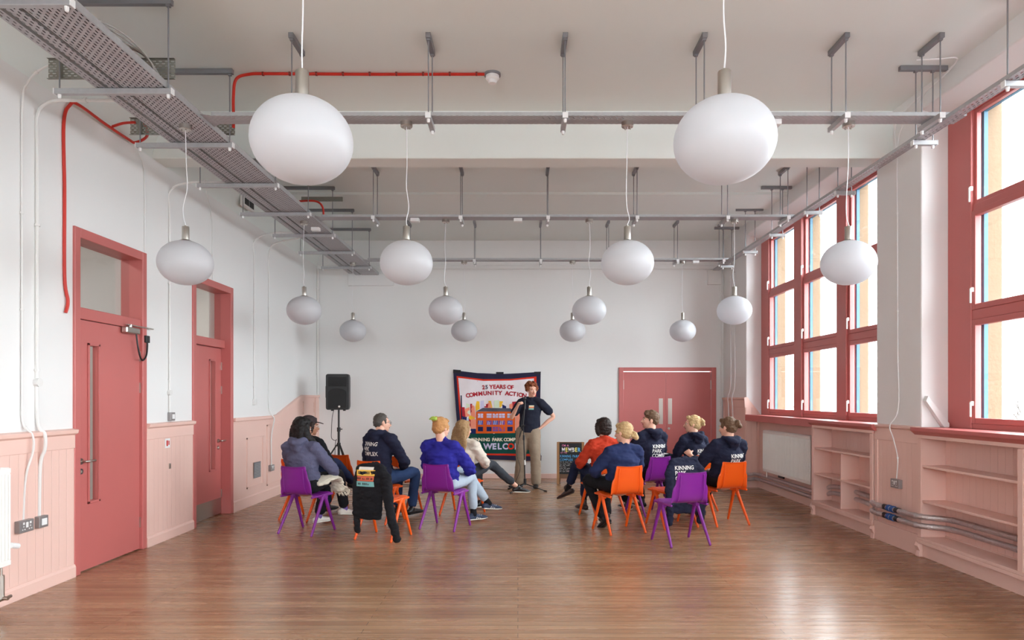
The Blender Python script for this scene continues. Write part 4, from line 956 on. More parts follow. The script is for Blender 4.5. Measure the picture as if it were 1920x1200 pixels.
    if g('glasses', 0):
        b = bmesh.new(); mg = g('gm', M_BLACK)
        for s in (-1, 1):
            pts = [hd(s*.032+.021*math.cos(a), .098, .001+.017*math.sin(a)) for a in [k*PI/8 for k in range(17)]]; tube(b, pts, .002, 6, cap=False)
            tube(b, [hd(s*.053, .096, .006), hd(s*.078, .05, .01), hd(s*.082, -.005, .008)], .002, 6)
        tube(b, [hd(-.011, .1, .004), hd(.011, .1, .004)], .002, 6); link('glasses', b, mg, rt)
    return rt, hd, Rh
def print_text(tp, tm, lines, nb, sx, fy, tz, tx, size):
    bvh = BVHTree.FromPolygons([v.co[:] for v in tm.vertices], [p.vertices[:] for p in tm.polygons])
    out = bmesh.new()
    for li, s in enumerate(lines):
        m = text_mesh(s, size, size*.016, 'LEFT'); bm = bmesh.new(); bm.from_mesh(m)
        bmesh.ops.triangulate(bm, faces=bm.faces[:])
        bmesh.ops.subdivide_edges(bm, edges=[e for e in bm.edges if e.calc_length() > size*.25], cuts=1)
        for v in bm.verts:
            p = nb + sx*(v.co.x*.9+tx) + V(0, 0, tz+v.co.y-li*.058)
            h = bvh.ray_cast(p-fy*.5, fy)
            v.co = (h[0]-fy*.004) if h[0] is not None else (p-fy*.12)
        m2 = bpy.data.meshes.new('x'); bm.to_mesh(m2); bm.free(); out.from_mesh(m2)
    me = bpy.data.meshes.new('print'); out.to_mesh(me); out.free(); link_me('back_print', me, M_WPRINT, tp)
def hair(b, kind, hd, Rh, nb, P):
    E = lambda c, r: ell(b, hd(*c), r, Rh)
    down = V(0, 0, -1)
    def cap(e=0.0):
        E((0, -.028, .038), (.083+e, .094+e, .086+e)); E((0, -.05, -.01), (.078+e, .07+e, .07+e)); E((0, .045, .085), (.058, .035, .03))
    if kind in ('short', 'crop'):
        k = 0.004 if kind == 'short' else -.003
        E((0, -.024, .044), (.082+k, .093+k, .080+k)); E((0, -.055, .0), (.074, .058, .062)); 
        if kind == 'short':
            E((0, .052, .088), (.062, .034, .026)); E((.02, .03, .105), (.05, .05, .024)); E((-.03, .06, .078), (.04, .03, .024)); E((.03, -.02, .115), (.05, .05, .022))
        for s in (-1, 1): E((s*.072, .012, .012), (.012, .014, .028))
    elif kind == 'curly':
        rnd = random.Random(4)
        E((0, -.028, .045), (.084, .094, .08))
        for k in range(90):
            a = rnd.uniform(0, 2*PI); z = rnd.uniform(-.55, 1.0); rr = math.sqrt(max(0, 1-z*z))
            x, y = rr*math.cos(a), rr*math.sin(a)
            if y > .35 and z < .45: continue
            E((x*.092, -.02+y*.10, .045+z*.088), [rnd.uniform(.018, .03)]*3)
    elif kind == 'long':
        cap(.004)
        w = P.get('hside', 0)
        for x in (-.055, -.02, .02, .055):
            chain(b, [hd(x*1.2, -.06, .0), hd(x*1.5, -.075, -.08), nb+V(x*1.3+w*.4, -.115, .0), nb+V(x*1.4+w, -.125, -P.get('hlen', .15))], [(.05, .035), (.048, .035), (.042, .03), (.02, .014)], side=(1, 0, 0))
        for s in (-1, 1): chain(b, [hd(s*.07, .02, .04), hd(s*.08, .0, -.04), hd(s*.08, -.02, -.11)], [(.02, .03), (.02, .035), (.016, .02)])
    elif kind == 'longfront':
        cap(.006)
        for x in (-.05, 0, .05): chain(b, [hd(x, -.07, .0), hd(x*1.2, -.07, -.08), nb+V(x, -.07, .02)], [(.05, .035), (.045, .035), (.03, .03)], side=(1, 0, 0))
        f = nb+V(.13, .06, 0)
        chain(b, [hd(.07, .0, .03), hd(.09, .0, -.07), f+V(0, 0, -.02), f+V(.05, .05, -.14), f+V(.07, .08, -.24)], [(.03, .05), (.04, .05), (.04, .045), (.035, .04), (.018, .02)])
        chain(b, [hd(-.07, .0, .03), hd(-.085, .0, -.09)], [(.02, .045), (.02, .03)])
    elif kind == 'bob':
        cap(.008)
        E((0, -.055, -.045), (.084, .062, .06))
        for s in (-1, 1): chain(b, [hd(s*.068, .03, .05), hd(s*.086, .012, -.02), hd(s*.08, .0, -.085)], [(.02, .035), (.022, .04), (.018, .03)])
    elif kind == 'bun':
        cap(.002); bp = P.get('bun', (0, -.12, -.02)); E(bp, (.042, .038, .042)); E((bp[0]+.02, bp[1]-.015, bp[2]-.03), (.03, .028, .03)); E((bp[0]-.012, bp[1]-.02, bp[2]+.015), (.026, .024, .026))
        for s in (-1, 1): E((s*.072, .015, .02), (.012, .03, .035))
    elif kind == 'updo':
        cap(.002); bp = P.get('bun', (0, -.10, .06))
        rnd = random.Random(9)
        for k in range(16): E((bp[0]+rnd.uniform(-.04, .04), bp[1]+rnd.uniform(-.035, .03), bp[2]+rnd.uniform(-.04, .045)), [rnd.uniform(.018, .028)]*3)
        for s in (-1, 1): E((s*.074, .01, .01), (.013, .035, .04))

def C(k): return CH[k][1:3]
HOODT = ['KINNING', 'PARK', 'COMPLEX']
# --- left group
p, hd, Rh = person(C('PL1'), -20, 'person with long dark hair in a grey-blue hoodie, seated leftmost with legs crossed', dict(
    neck=(-.02, -.15, .995), yaw=-38, roll=0, pitch=-10, twist=6, bulk=1.08, hood=1, top=C_GREYBLUE, topname='hoodie', trousers=C_BLACKC, shoes=S_WHITE, hair='longfront', hm=H_BLACK,
    elL=(-.26, .0, .69), elR=(.25, .06, .69), wrL=(-.06, .24, .60), wrR=(.12, .27, .60), knL=(-.08, .40, .55), anL=(-.14, .33, .10), knR=(.08, .40, .60), anR=(.06, .56, .17), toeR=(.35, .9, -.12), toeL=(.3, .95, 0), sock=mat('lilac_sock', (120, 96, 170), .9), skin=M_SKIN2, tophem=(0, -.10, .50)))
b = bmesh.new(); chain(b, [(.14, -.02, .56), (.2, .12, .60), (.17, .26, .56), (.20, .33, .44)], [(.09, .03), (.12, .035), (.11, .04), (.07, .03)], side=(1, .3, 0))
for k in range(10): chain(b, [(.12+k*.016, .30, .50), (.15+k*.015, .36+.004*k, .44), (.16+k*.015, .37+.002*k, .36)], [.007, .006, .004], n=6)
o = link_me('scarf', fuse(b, .007, 2, .012, 14, 2), C_TOTE, None, smooth='all'); o.location = (*C('PL1'), 0); o.rotation_euler = (0, 0, math.radians(-20)); tag(o, 'cream scarf with tassels lying on the lap of the leftmost sitter', 'scarf')
p, hd, Rh = person(C('OL0'), -25, 'person in a dark cap and glasses with crossed denim legs, behind the leftmost sitter', dict(
    neck=(.06, -.08, .985), yaw=-62, pitch=-4, bulk=1.0, top=C_BLACKC, trousers=C_DJEAN, shoes=S_BLK, hair='long', hlen=.1, hm=H_DKBR, glasses=1, gm=mat('clear_frame', (190, 186, 180), .3), skin=M_SKIN2,
    elL=(-.16, .03, .70), elR=(.27, .06, .70), wrL=(-.02, .26, .64), wrR=(.16, .26, .64), knL=(-.07, .36, .53), anL=(-.05, .40, .10), knR=(.10, .36, .66), anR=(.22, .60, .38), toeR=(.55, .8, -.35)))
b = bmesh.new(); ell(b, hd(0, -.02, .062), (.09, .102, .075), Rh, 20, 12); bmesh.ops.bisect_plane(b, geom=b.verts[:]+b.edges[:]+b.faces[:], plane_co=hd(0, 0, .045), plane_no=(Rh @ V(0, .1, 1)), clear_inner=True)
chain(b, [hd(0, .06, .055), hd(0, .11, .05), hd(0, .155, .038)], [(.066, .008), (.062, .006), (.04, .005)], side=Rh @ V(1, 0, 0))
link('cap', b, cloth('dark_cap', (58, 48, 50)), p, smooth='all')
b = bmesh.new(); box(b, .10, .17, .27, .285, .66, .78); o = link('phone', b, mat('pale_blue_card', (150, 190, 214), .5), bev=.004); o.location = (*C('OL0'), 0); o.rotation_euler = (0, 0, math.radians(-25)); tag(o, 'pale blue card held by the person in the cap', 'card')
person(C('OL2'), -22, 'person with short greying hair and glasses in a navy printed hoodie and jeans', dict(
    neck=(.02, -.10, 1.05), yaw=-58, pitch=-2, twist=-12, bulk=1.12, shw=.19, hood=1, top=C_NAVY, topname='hoodie', trousers=C_JEAN, shoes=S_BLK, hair='crop', hm=H_GREY, glasses=1, text=HOODT, tz=-.125, tx=-.175, head=(0, .05, .145),
    elL=(-.24, .03, .72), elR=(.28, .04, .72), wrL=(-.05, .27, .62), wrR=(.10, .28, .62), knL=(-.06, .42, .54), knR=(.2, .42, .55), anL=(-.04, .40, .10), anR=(.18, .38, .10), toeR=(.2, 1, 0)))
p, hd, Rh = person(C('PL2'), -21, 'person with strawberry hair in a green clip, royal blue jumper and pale jeans', dict(
    neck=(-.03, -.13, .99), yaw=-40, pitch=-6, bulk=1.14, top=C_BLUE, trousers=C_LJEAN, shoes=S_NAVY, sole=S_WHITE, stripes=1, hair='updo', hm=H_STRAW, sock=C_BLACKC, bun=(0, -.06, .075), collar=.02, fold=.02,
    elL=(-.27, .0, .70), elR=(.26, .05, .68), wrL=(-.05, .25, .61), wrR=(.12, .28, .60), knL=(.02, .42, .60), anL=(.25, .60, .2), toeL=(.65, .75, -.1), knR=(.12, .38, .53), anR=(.16, .36, .10), toeR=(.55, .8, 0), hemw=.052, hem=.09))
b = bmesh.new(); ell(b, hd(-.02, -.115, .095), (.05, .02, .03), Rh @ Matrix.Rotation(.5, 3, 'X'), 14, 8)
for k in range(7): chain(b, [hd(-.065+k*.015, -.14, .085), hd(-.065+k*.015, -.11, .115)], [.006, .004], n=6)
link('hair_clip', b, mat('lime_clip', (176, 208, 84), .4), p, smooth='all')
person(C('OL5'), -22, 'person with long fair hair in a cream jumper, one leg stretched towards the microphone', dict(
    neck=(.03, -.12, .93), yaw=-48, pitch=-4, bulk=1.08, top=C_CREAM, trousers=C_CHAR, shoes=S_BLK, sole=S_WHITE, hair='long', hlen=.10, hm=H_DBLOND, fold=.02,
    elL=(-.24, .0, .66), elR=(.27, .03, .66), wrL=(-.04, .26, .60), wrR=(.12, .27, .60), knL=(-.02, .40, .53), anL=(.06, .34, .10), toeL=(.5, .9, 0), knR=(.18, .41, .60), anR=(.48, .66, .28), toeR=(.62, .75, -.08), hemw=.055, hem=.13))
# --- right group
person(C('OR1'), 25, 'person with a dark bob in a rust red jumper, legs crossed, beside the chalkboard', dict(
    neck=(.0, -.10, .96), yaw=38, pitch=-3, bulk=1.08, top=C_RUST, trousers=C_DJEAN, shoes=S_BROWN, hair='bob', hm=H_DKBR, sock=C_BLACKC, fold=.02, boot=1, collar=.05,
    elL=(-.27, .02, .68), elR=(.25, .0, .68), wrL=(-.12, .26, .62), wrR=(.04, .27, .62), knR=(.04, .40, .53), anR=(-.02, .36, .10), knL=(-.10, .40, .62), anL=(-.14, .58, .27), toeL=(-.6, .68, -.42), hemw=.06, hem=.14))
p, hd, Rh = person(C('OR2'), 21, 'person with blonde hair in a low bun with a white scrunchie, navy jumper', dict(
    neck=(.03, -.15, .945), yaw=48, pitch=-6, bulk=1.12, top=C_NAVYK, trousers=C_BLACKC, shoes=S_BLK, hair='bun', hm=H_BLOND, bun=(.02, -.125, -.035), boot=1, collar=.03,
    elL=(-.26, .0, .68), elR=(.28, .0, .68), wrL=(-.10, .24, .60), wrR=(.06, .25, .60), knL=(-.16, .38, .53), anL=(-.06, .16, .10), toeL=(-.1, .8, -.5), knR=(.06, .40, .52), anR=(.04, .28, .10), toeR=(.1, 1, 0)))
b = bmesh.new()
for k in range(12):
    a = k/12*2*PI; ell(b, hd(.012+.036*math.cos(a), -.098, -.02+.036*math.sin(a)), (.014, .014, .014), Rh, 8, 6)
link('scrunchie', b, mat('white_scrunchie', (232, 226, 224), .9), p, smooth='all')
person(C('PR1'), 27, 'young person with short brown hair in left profile, navy printed hoodie', dict(
    neck=(.0, -.13, 1.045), yaw=84, pitch=6, bulk=1.12, hood=1, top=C_NAVY, topname='hoodie', trousers=C_BLACKC, shoes=S_BLK, sole=S_WHITE, hair='short', hm=H_BRN, text=HOODT, tz=-.185, tx=-.08,
    elL=(-.27, .03, .74), elR=(.27, .02, .74), wrL=(-.12, .25, .62), wrR=(.06, .26, .62), knL=(-.14, .39, .53), knR=(.14, .39, .53), anL=(-.12, .22, .10), anR=(.14, .26, .10), boot=1))
person(C('OR5'), 25, 'smiling person with tied blonde hair in left profile, navy printed hoodie', dict(
    neck=(-.03, -.10, .985), yaw=78, pitch=0, bulk=1.0, hood=1, top=C_NAVY, topname='hoodie', trousers=C_BLACKC, shoes=S_BROWN, hair='updo', hm=H_BLOND, bun=(0, -.11, .03), text=HOODT, tz=-.205, tx=-.04, sleeve=1, cuff=.03,
    elL=(-.24, .02, .70), elR=(.24, .0, .70), wrL=(-.30, .26, .72), wrR=(.04, .25, .62), palmL=(.2, 0, -1), curl=.25))
person(C('OR4'), 17, 'person with a brown ponytail seen from behind, rightmost in a navy printed hoodie', dict(
    neck=(.03, -.15, .985), yaw=42, pitch=-8, bulk=1.16, hood=1, top=C_NAVY, topname='hoodie', trousers=C_BLACKC, shoes=S_BROWN, hair='bun', hm=H_BRN, bun=(.02, -.125, .03), text=HOODT, tz=-.19, tx=-.056, cuff=.09,
    elL=(-.27, .0, .70), elR=(.27, .02, .70), wrL=(-.26, .22, .80), wrR=(.10, .25, .62), palmL=(.5, .3, -.6), knL=(-.12, .38, .53), anL=(-.10, .34, .10), anR=(.0, .40, .1), boot=1))
# --- speaker at the microphone (faces the camera)
SP = (.17, 11.36)
p, hd, Rh = person(SP, 168, 'standing speaker with curly ginger hair in a black t-shirt and khaki trousers, hand on hip', dict(
    standing=True, pelvis=(0, 0, .93), neck=(-.06, -.01, 1.475), head=(-.01, .03, .155), yaw=200, roll=4, pitch=-6, bulk=1.07, shw=.17, top=C_TEE, topname='t_shirt', trousers=C_KHAKI, shoes=S_BLK, hair='curly', hm=H_GING, hvox=.007, hfold=.012,
    shL=(-.225, 0, 1.41), shR=(.125, 0, 1.42), elL=(-.41, -.10, 1.19), wrL=(-.20, -.02, .995), palmL=(1, .2, -.1), elR=(.26, .10, 1.17), wrR=(.13, .25, 1.36), palmR=(-.6, .4, 0), curl=1.0, sleeve=.62,
    knL=(-.13, .03, .50), anL=(-.13, -.03, .085), knR=(.11, .05, .50), anR=(.16, .0, .085), toeL=(-.1, 1, 0), toeR=(.75, .7, 0), tr=.105, hem=.03, hemw=.085, tophem=(0, 0, .86), cutz=.925, fold=.006, collar=.006))
b = bmesh.new()

tee = [c for c in p.children if c.name.startswith('t_shirt')][0]
bvh = BVHTree.FromPolygons([v.co[:] for v in tee.data.vertices], [q.vertices[:] for q in tee.data.polygons])
for k, (m, z0, z1) in enumerate(((mat('logo_cream', (235, 225, 190), .7), 1.355, 1.375), (mat('logo_orange', (226, 132, 92), .7), 1.33, 1.355), (mat('logo_teal', (120, 178, 170), .7), 1.305, 1.33))):
    b = bmesh.new()
    for i in range(6):
        vs = []
        for x, z in ((-.115+i*.014, z0), (-.115+(i+1)*.014, z0), (-.115+(i+1)*.014, z1), (-.115+i*.014, z1)):
            h = bvh.ray_cast(V(x, .6, z), V(0, -1, 0)); vs.append(b.verts.new((h[0] if h[0] is not None else V(x, .12, z))+V(0, .004, 0)))
        b.faces.new(vs)
    link('chest_logo', b, m, tee)
# ================================================================== BANNER, SIGN, SOUND GEAR, HUNG HOODIES
YBN = YB-.035
def bw(px, py, layer=0):
    """place of a point of the banner (in its own drawing units) on the cloth"""
    x = (840+px/6-971)/100.7; z = 1.5-((680+py/6)-746)/100.7
    w = .010*math.sin(px*.012+py*.006)+.006*math.sin(px*.031-py*.011)+.005*math.sin(py*.02+px*.004)
    return V(x, YBN-.018+w-layer*.0016, z)
def patch(bm, poly, layer, mi=0, step=45, spl=True):
    b = bmesh.new(); b.faces.new([b.verts.new((p[0], p[1], 0)) for p in poly])
    xs_ = [p[0] for p in poly]; ys_ = [p[1] for p in poly]
    if spl:
        for k in range(int(min(xs_)//step)+1, int(max(xs_)//step)+1): bmesh.ops.bisect_plane(b, geom=b.verts[:]+b.edges[:]+b.faces[:], plane_co=(k*step, 0, 0), plane_no=(1, 0, 0))
        for k in range(int(min(ys_)//step)+1, int(max(ys_)//step)+1): bmesh.ops.bisect_plane(b, geom=b.verts[:]+b.edges[:]+b.faces[:], plane_co=(0, k*step, 0), plane_no=(0, 1, 0))
    vm = {v: bm.verts.new(bw(v.co.x, v.co.y, layer)) for v in b.verts}
    for f in b.faces:
        try: bm.faces.new([vm[v] for v in f.verts]).material_index = mi
        except ValueError: pass
    b.free()
def cl(n, c): return mat(n, c, .85, bump=.3, bscale=140, var=.07, vscale=9, spec=.2)
K = dict(navy=cl('banner_navy', (44, 42, 66)), red=cl('banner_red', (214, 54, 34)), white=cl('banner_white', (232, 224, 228)), crim=cl('banner_crimson', (172, 40, 52)), green=cl('banner_green', (22, 74, 66)),
         blue=cl('banner_blue', (34, 40, 92)), orange=cl('banner_orange', (222, 96, 36)), slate=cl('banner_slate', (88, 88, 100)), yellow=cl('banner_yellow', (240, 188, 56)), salmon=cl('banner_salmon', (242, 150, 124)),
         mint=cl('banner_mint', (216, 226, 200)), lilac=cl('banner_lilac', (206, 200, 228)), perw=cl('banner_periwinkle', (98, 100, 182)), viol=cl('banner_violet', (130, 84, 158)), cream=cl('banner_cream', (236, 226, 204)), sky=cl('banner_sky', (186, 204, 232)))
BN = empty('wall_banner', ((932-971)/100.7, YBN, 1.2), 0, 'large patchwork banner with an orange building and lettering on the end wall', 'banner')
def blink(name, bm, mats, layerless=0):
    inv = Matrix.Translation(-Vector(BN.location))
    for v in bm.verts: v.co = inv @ v.co
    me = bpy.data.meshes.new(name); bm.to_mesh(me); bm.free(); o = link_me(name, me, mats, BN, smooth='all'); return o
b = bmesh.new(); patch(b, [(60, 85), (330, 118), (600, 128), (800, 120), (1042, 105), (1035, 600), (1042, 1095), (860, 1100), (560, 1088), (330, 1080), (150, 1085), (105, 700)], 0); blink('border', b, K['navy'])
b = bmesh.new(); patch(b, [(1000, 1040), (1050, 1040), (1048, 1100), (1000, 1098)], 1); patch(b, [(60, 78), (148, 84), (148, 120), (60, 115)], 1); patch(b, [(542, 106), (626, 106), (626, 130), (542, 130)], 1); patch(b, [(968, 104), (1044, 102), (1040, 130), (968, 128)], 1); blink('hanging_tab', b, mat('black_tape', (24, 22, 30), .7))
b = bmesh.new(); patch(b, [(98, 150), (400, 188), (700, 185), (995, 156), (985, 620), (975, 1050), (560, 1040), (180, 1030), (150, 760)], 1); blink('red_border', b, K['red'])
b = bmesh.new(); patch(b, [(118, 172), (400, 206), (700, 202), (966, 178), (958, 620), (950, 1020), (560, 1018), (210, 1010), (170, 760)], 2); blink('white_field', b, K['white'])
b = bmesh.new(); patch(b, [(185, 745), (500, 762), (955, 765), (952, 1022), (560, 1020), (215, 1012)], 3); blink('green_field', b, K['green'])
b = bmesh.new()
SK = [('navy', [(145, 368), (158, 368), (165, 600), (160, 690), (150, 690)]), ('crim', [(152, 500), (190, 500), (200, 610), (165, 610)]), ('blue', [(165, 600), (215, 605), (210, 680), (165, 650)]), ('mint', [(160, 650), (225, 640), (235, 740), (180, 740)]),
      ('salmon', [(190, 520), (245, 500), (250, 600), (200, 610)]), ('mint', [(205, 455), (245, 470), (250, 600), (215, 560)]), ('crim', [(252, 462), (275, 462), (280, 580), (255, 570)]), ('salmon', [(270, 470), (300, 490), (315, 620), (255, 600)]), ('yellow', [(235, 600), (300, 590), (305, 650), (235, 640)]),
      ('sky', [(185, 700), (235, 600), (240, 740), (190, 742)]), ('crim', [(218, 665), (232, 665), (232, 628), (258, 628), (262, 740), (205, 740), (205, 715), (218, 715)]), ('salmon', [(262, 620), (315, 640), (315, 740), (240, 742)]), ('blue', [(185, 742), (315, 742), (315, 800), (190, 790)]),
      ('yellow', [(325, 432), (355, 435), (360, 520), (315, 545), (310, 500)]), ('lilac', [(368, 430), (405, 425), (410, 505), (365, 520)]), ('salmon', [(430, 510), (430, 470), (470, 440), (490, 510)]), ('crim', [(410, 505), (410, 490), (428, 490), (428, 465), (455, 465), (455, 505)]), ('yellow', [(455, 430), (485, 430), (500, 508), (470, 505)]),
      ('mint', [(520, 425), (575, 420), (580, 512), (520, 508)]), ('yellow', [(580, 432), (622, 435), (605, 470), (615, 475), (590, 505), (580, 500)]), ('blue', [(612, 470), (655, 490), (655, 515), (612, 512)]), ('white', [(655, 430), (720, 440), (720, 530), (655, 515)]), ('salmon', [(690, 470), (725, 455), (730, 535), (690, 530)]),
      ('crim', [(722, 440), (768, 436), (768, 540), (725, 535)]), ('salmon', [(760, 520), (850, 560), (850, 740), (760, 760)]), ('crim', [(830, 500), (890, 500), (890, 700), (850, 700)]), ('salmon', [(890, 540), (950, 520), (950, 740), (890, 740)]), ('blue', [(755, 762), (955, 745), (955, 800), (755, 800)])]
names = list(K)
for c, poly in SK: patch(b, poly, 3.4, names.index(c))
blink('skyline', b, [K[n] for n in names])
b = bmesh.new(); patch(b, [(318, 550), (755, 548), (755, 790), (316, 795)], 5); blink('building_front', b, K['orange'])
b = bmesh.new(); patch(b, [(318, 548), (395, 508), (700, 512), (760, 550)], 5.5); blink('building_roof', b, K['slate'])
b = bmesh.new()
for c0, c1 in ((338, 396), (436, 492), (503, 566), (575, 640), (668, 728)):
    for ri, (r0, r1) in enumerate(((572, 620), (650, 696), (720, 770))):
        col = [('lilac', 'perw', 'blue'), ('lilac', 'viol', 'blue'), ('lilac', 'perw', 'viol'), ('lilac', 'viol', 'viol'), ('sky', 'perw', 'blue')][(338, 436, 503, 575, 668).index(c0)][ri]
        patch(b, [(c0, r0), (c1, r0), (c1, r1), (c0, r1)], 6, names.index(col), spl=False)
        if ri == 0 or col == 'viol' and ri == 2:
            patch(b, [((c0+c1)/2-2, r0), ((c0+c1)/2+2, r0), ((c0+c1)/2+2, r1), ((c0+c1)/2-2, r1)], 6.6, names.index('orange'), spl=False); patch(b, [(c0, (r0+r1)/2-2), (c1, (r0+r1)/2-2), (c1, (r0+r1)/2+2), (c0, (r0+r1)/2+2)], 6.6, names.index('orange'), spl=False)
        elif ri == 1:
            for q in (.3, .6): patch(b, [(c0+(c1-c0)*q, r0), (c0+(c1-c0)*(q+.12), r0), (c0+(c1-c0)*(q), r1), (c0+(c1-c0)*(q-.12), r1)], 6.6, names.index('sky'), spl=False)
blink('building_windows', b, [K[n] for n in names])
def letters(s, xs_, base, size, mats, name, arc=None, layer=5):
    out = bmesh.new(); i = 0; used_m = []
    for ch, x in zip(s, xs_):
        if ch == ' ': continue
        m = text_mesh(ch, size, size*.04, 'CENTER'); bb = bmesh.new(); bb.from_mesh(m)
        y0, rot = (arc(x) if arc else (base, 0)); c, sn = math.cos(rot), math.sin(rot)
        for v in bb.verts:
            a, d = v.co.x, v.co.y; v.co = bw(x+a*c+d*sn, y0-(d*c-a*sn), layer)
        if ch in mats: mt = mats[ch] if not isinstance(mats[ch], list) else mats[ch].pop(0)
        else: mt = mats['*']
        for f in bb.faces: f.material_index = names.index(mt)
        m2 = bpy.data.meshes.new('x'); bb.to_mesh(m2); bb.free(); out.from_mesh(m2)
    return blink(name, out, [K[n] for n in names])
def spread(s, x0, x1): n = len(s); return [x0+(x1-x0)*i/(n-1) for i in range(n)]
letters('25 YEARS OF', [402, 437, 460, 487, 524, 562, 600, 635, 660, 690, 724], 0, 62, {'*': 'crim', '5': 'slate'}, 'lettering', lambda x: (292+((x-560)/160)**2*7, (x-560)/160*.05))
letters('COMMUNITY ACTION', [228, 268, 314, 368, 420, 470, 510, 545, 588, 630, 664, 705, 745, 780, 815, 856], 0, 64, {'*': 'crim'}, 'lettering', lambda x: (362+((x-540)/320)**2*30, (x-540)/320*.16))
letters('KINNING PARK COMPLEX', [282, 306, 334, 366, 396, 424, 456, 480, 510, 538, 568, 598, 620, 644, 676, 712, 746, 776, 804, 834], 880, 50, {'*': 'cream'}, 'lettering')
letters('ALL WELCOME', [245, 300, 352, 390, 450, 522, 580, 645, 708, 785, 860], 970, 92, {'*': 'lilac', 'O': 'red', 'A': 'cream'}, 'lettering')

# ---- chalkboard A-frame
SG = empty('chalkboard_sign', (.915, 11.85, 0), math.radians(-4), 'wooden A-frame chalkboard sign standing by the end wall', 'sign')
tilt = math.radians(9); H = .735
Mt = Matrix.Rotation(-tilt, 4, 'X')
def slk(nm, bm, m, back=False, par=None, bev=0):
    for v in bm.verts:
        v.co = Mt @ v.co
        if back: v.co.y = -v.co.y+.245
    return link(nm, bm, m, par or SG, bev=bev)
b = bmesh.new(); box(b, -.24, -.195, -.012, .012, 0, H); slk('side_rail', b, M_WOODF, bev=.003)
b = bmesh.new(); box(b, .195, .24, -.012, .012, 0, H); slk('side_rail', b, M_WOODF, bev=.003)
b = bmesh.new(); box(b, -.195, .195, -.01, .01, .10, .175); slk('bottom_rail', b, mat('dark_sign_wood', (96, 64, 40), .5)); b = bmesh.new(); box(b, -.195, .195, -.01, .01, H-.02, H); slk('top_rail', b, mat('dark_sign_wood', (96, 64, 40), .5))
b = bmesh.new(); box(b, -.195, .195, -.005, .008, .175, H-.02); bd = slk('board', b, M_CHALK)
for sx_ in (-1, 1):
    b = bmesh.new(); box(b, sx_*.2-.02, sx_*.2+.02, -.012, .012, 0, H); slk('rear_leg', b, M_WOODF, True)
b = bmesh.new(); box(b, -.18, .18, -.005, .008, .12, H-.02); slk('rear_board', b, M_CHALK, True)
CK = dict(w=mat('chalk_white', (226, 226, 226), .9), p=mat('chalk_pink', (222, 130, 170), .9), y=mat('chalk_yellow', (238, 226, 120), .9), b=mat('chalk_blue', (96, 170, 222), .9), v=mat('chalk_violet', (70, 40, 90), .9))
def chalk(s, x, z, size, cols, bold=.02, sq=1):
    for i, chn in enumerate(s):
        if chn == ' ': x += size*.35; continue
        m = text_mesh(chn, size, size*bold, 'LEFT'); w = max(v.co.x for v in m.vertices)
        b = bmesh.new(); b.from_mesh(m)
        for v in b.verts: v.co = V(x+v.co.x*sq, -.0075, z+v.co.y)
        b.normal_update(); slk('lettering', b, CK[cols[i % len(cols)]], par=bd); x += (w+size*.1)*sq
chalk("I'M A", -.15, .655, .05, 'p'); chalk('MEMBER', -.155, .565, .10, 'wywwyb', .035, .78); chalk('OF THE', -.175, .535, .03, 'p'); chalk('KINNING PARK', -.185, .465, .063, 'b', .012, .68); chalk('COMPLEX', -.185, .405, .058, 'b', .012, .78)
def squiggle(x0, x1, z, amp, c, r=.0016, seed=0):
    rnd = random.Random(seed); b = bmesh.new(); x = x0
    while x < x1:
        L = rnd.uniform(.03, .07); pts = []
        for k in range(int(L/.004)): pts.append((x+k*.004, -.008, z+rnd.uniform(-amp, amp)))
        if len(pts) > 2: tube(b, pts, r, 5)
        x += L+.012
    slk('lettering', b, CK[c], par=bd)
squiggle(-.185, .17, .383, .005, 'w', .0018, 1)
for k, L in enumerate((.16, .13, .10, .17, .15, .12)): squiggle(-.19, -.19+L, .35-k*.026, .005, 'w', .0017, k+3)
squiggle(-.06, 0, .225, .005, 'p', .0017, 12); squiggle(.02, .12, .235, .014, 'w', .0017, 13)

# ---- loudspeaker on tripod
LS = (-3.03, 11.55)
r = empty('speaker_stand', (*LS, 0), 0, 'black tripod stand carrying the loudspeaker at the far left', 'speaker stand')
b = bmesh.new(); tube(b, [(0, 0, .35), (0, 0, .98)], .02, 14); tube(b, [(0, 0, .9), (0, 0, 1.34)], .0155, 14); link('pole', b, M_BLACK, r, smooth=True)
b = bmesh.new(); tube(b, [(0, 0, .93), (0, 0, 1.0)], .03, 14); tube(b, [(0, 0, .68), (0, 0, .74)], .032, 14); tube(b, [(0, 0, .36), (0, 0, .4)], .03, 12); tube(b, [(0, 0, .97), (.06, 0, .97)], .009, 8); link('collar', b, M_BLACK, r, smooth=True)
for k in range(3):
    a = math.radians(80+k*120); c, s = math.cos(a), math.sin(a)
    b = bmesh.new(); tube(b, [(c*.03, s*.03, .71), (c*.48, s*.48, .015)], .0125, 10); link('leg', b, M_BLACK, r, smooth=True)
    b = bmesh.new(); tube(b, [(c*.025, s*.025, .38), (c*.25, s*.25, .37)], .009, 8); link('brace', b, M_BLACK, r, smooth=True)
r = empty('loudspeaker', (*LS, 1.28), math.radians(4), 'black loudspeaker on the tripod at the far left', 'loudspeaker')
def rrect(w, h, rad, n=5, taper=0):
    pts = []
    for cx, cz, a0 in ((w-rad, h-rad, 0), (-w+rad, h-rad, PI/2), (-w+rad, -h+rad, PI), (w-rad, -h+rad, 3*PI/2)):
        for k in range(n+1): a = a0+k/n*PI/2; pts.append((cx+rad*math.cos(a), cz+rad*math.sin(a)))
    return pts
b = bmesh.new(); prism(b, [(x*(1), z+.32) for x, z in rrect(.19, .30, .035)], 1, -.13, .0); prism(b, [(x, z+.32) for x, z in rrect(.17, .29, .05)], 1, 0, .15)
box(b, -.21, -.19, -.06, .02, .22, .42); link('cabinet', b, M_BLACK, r, bev=.006)
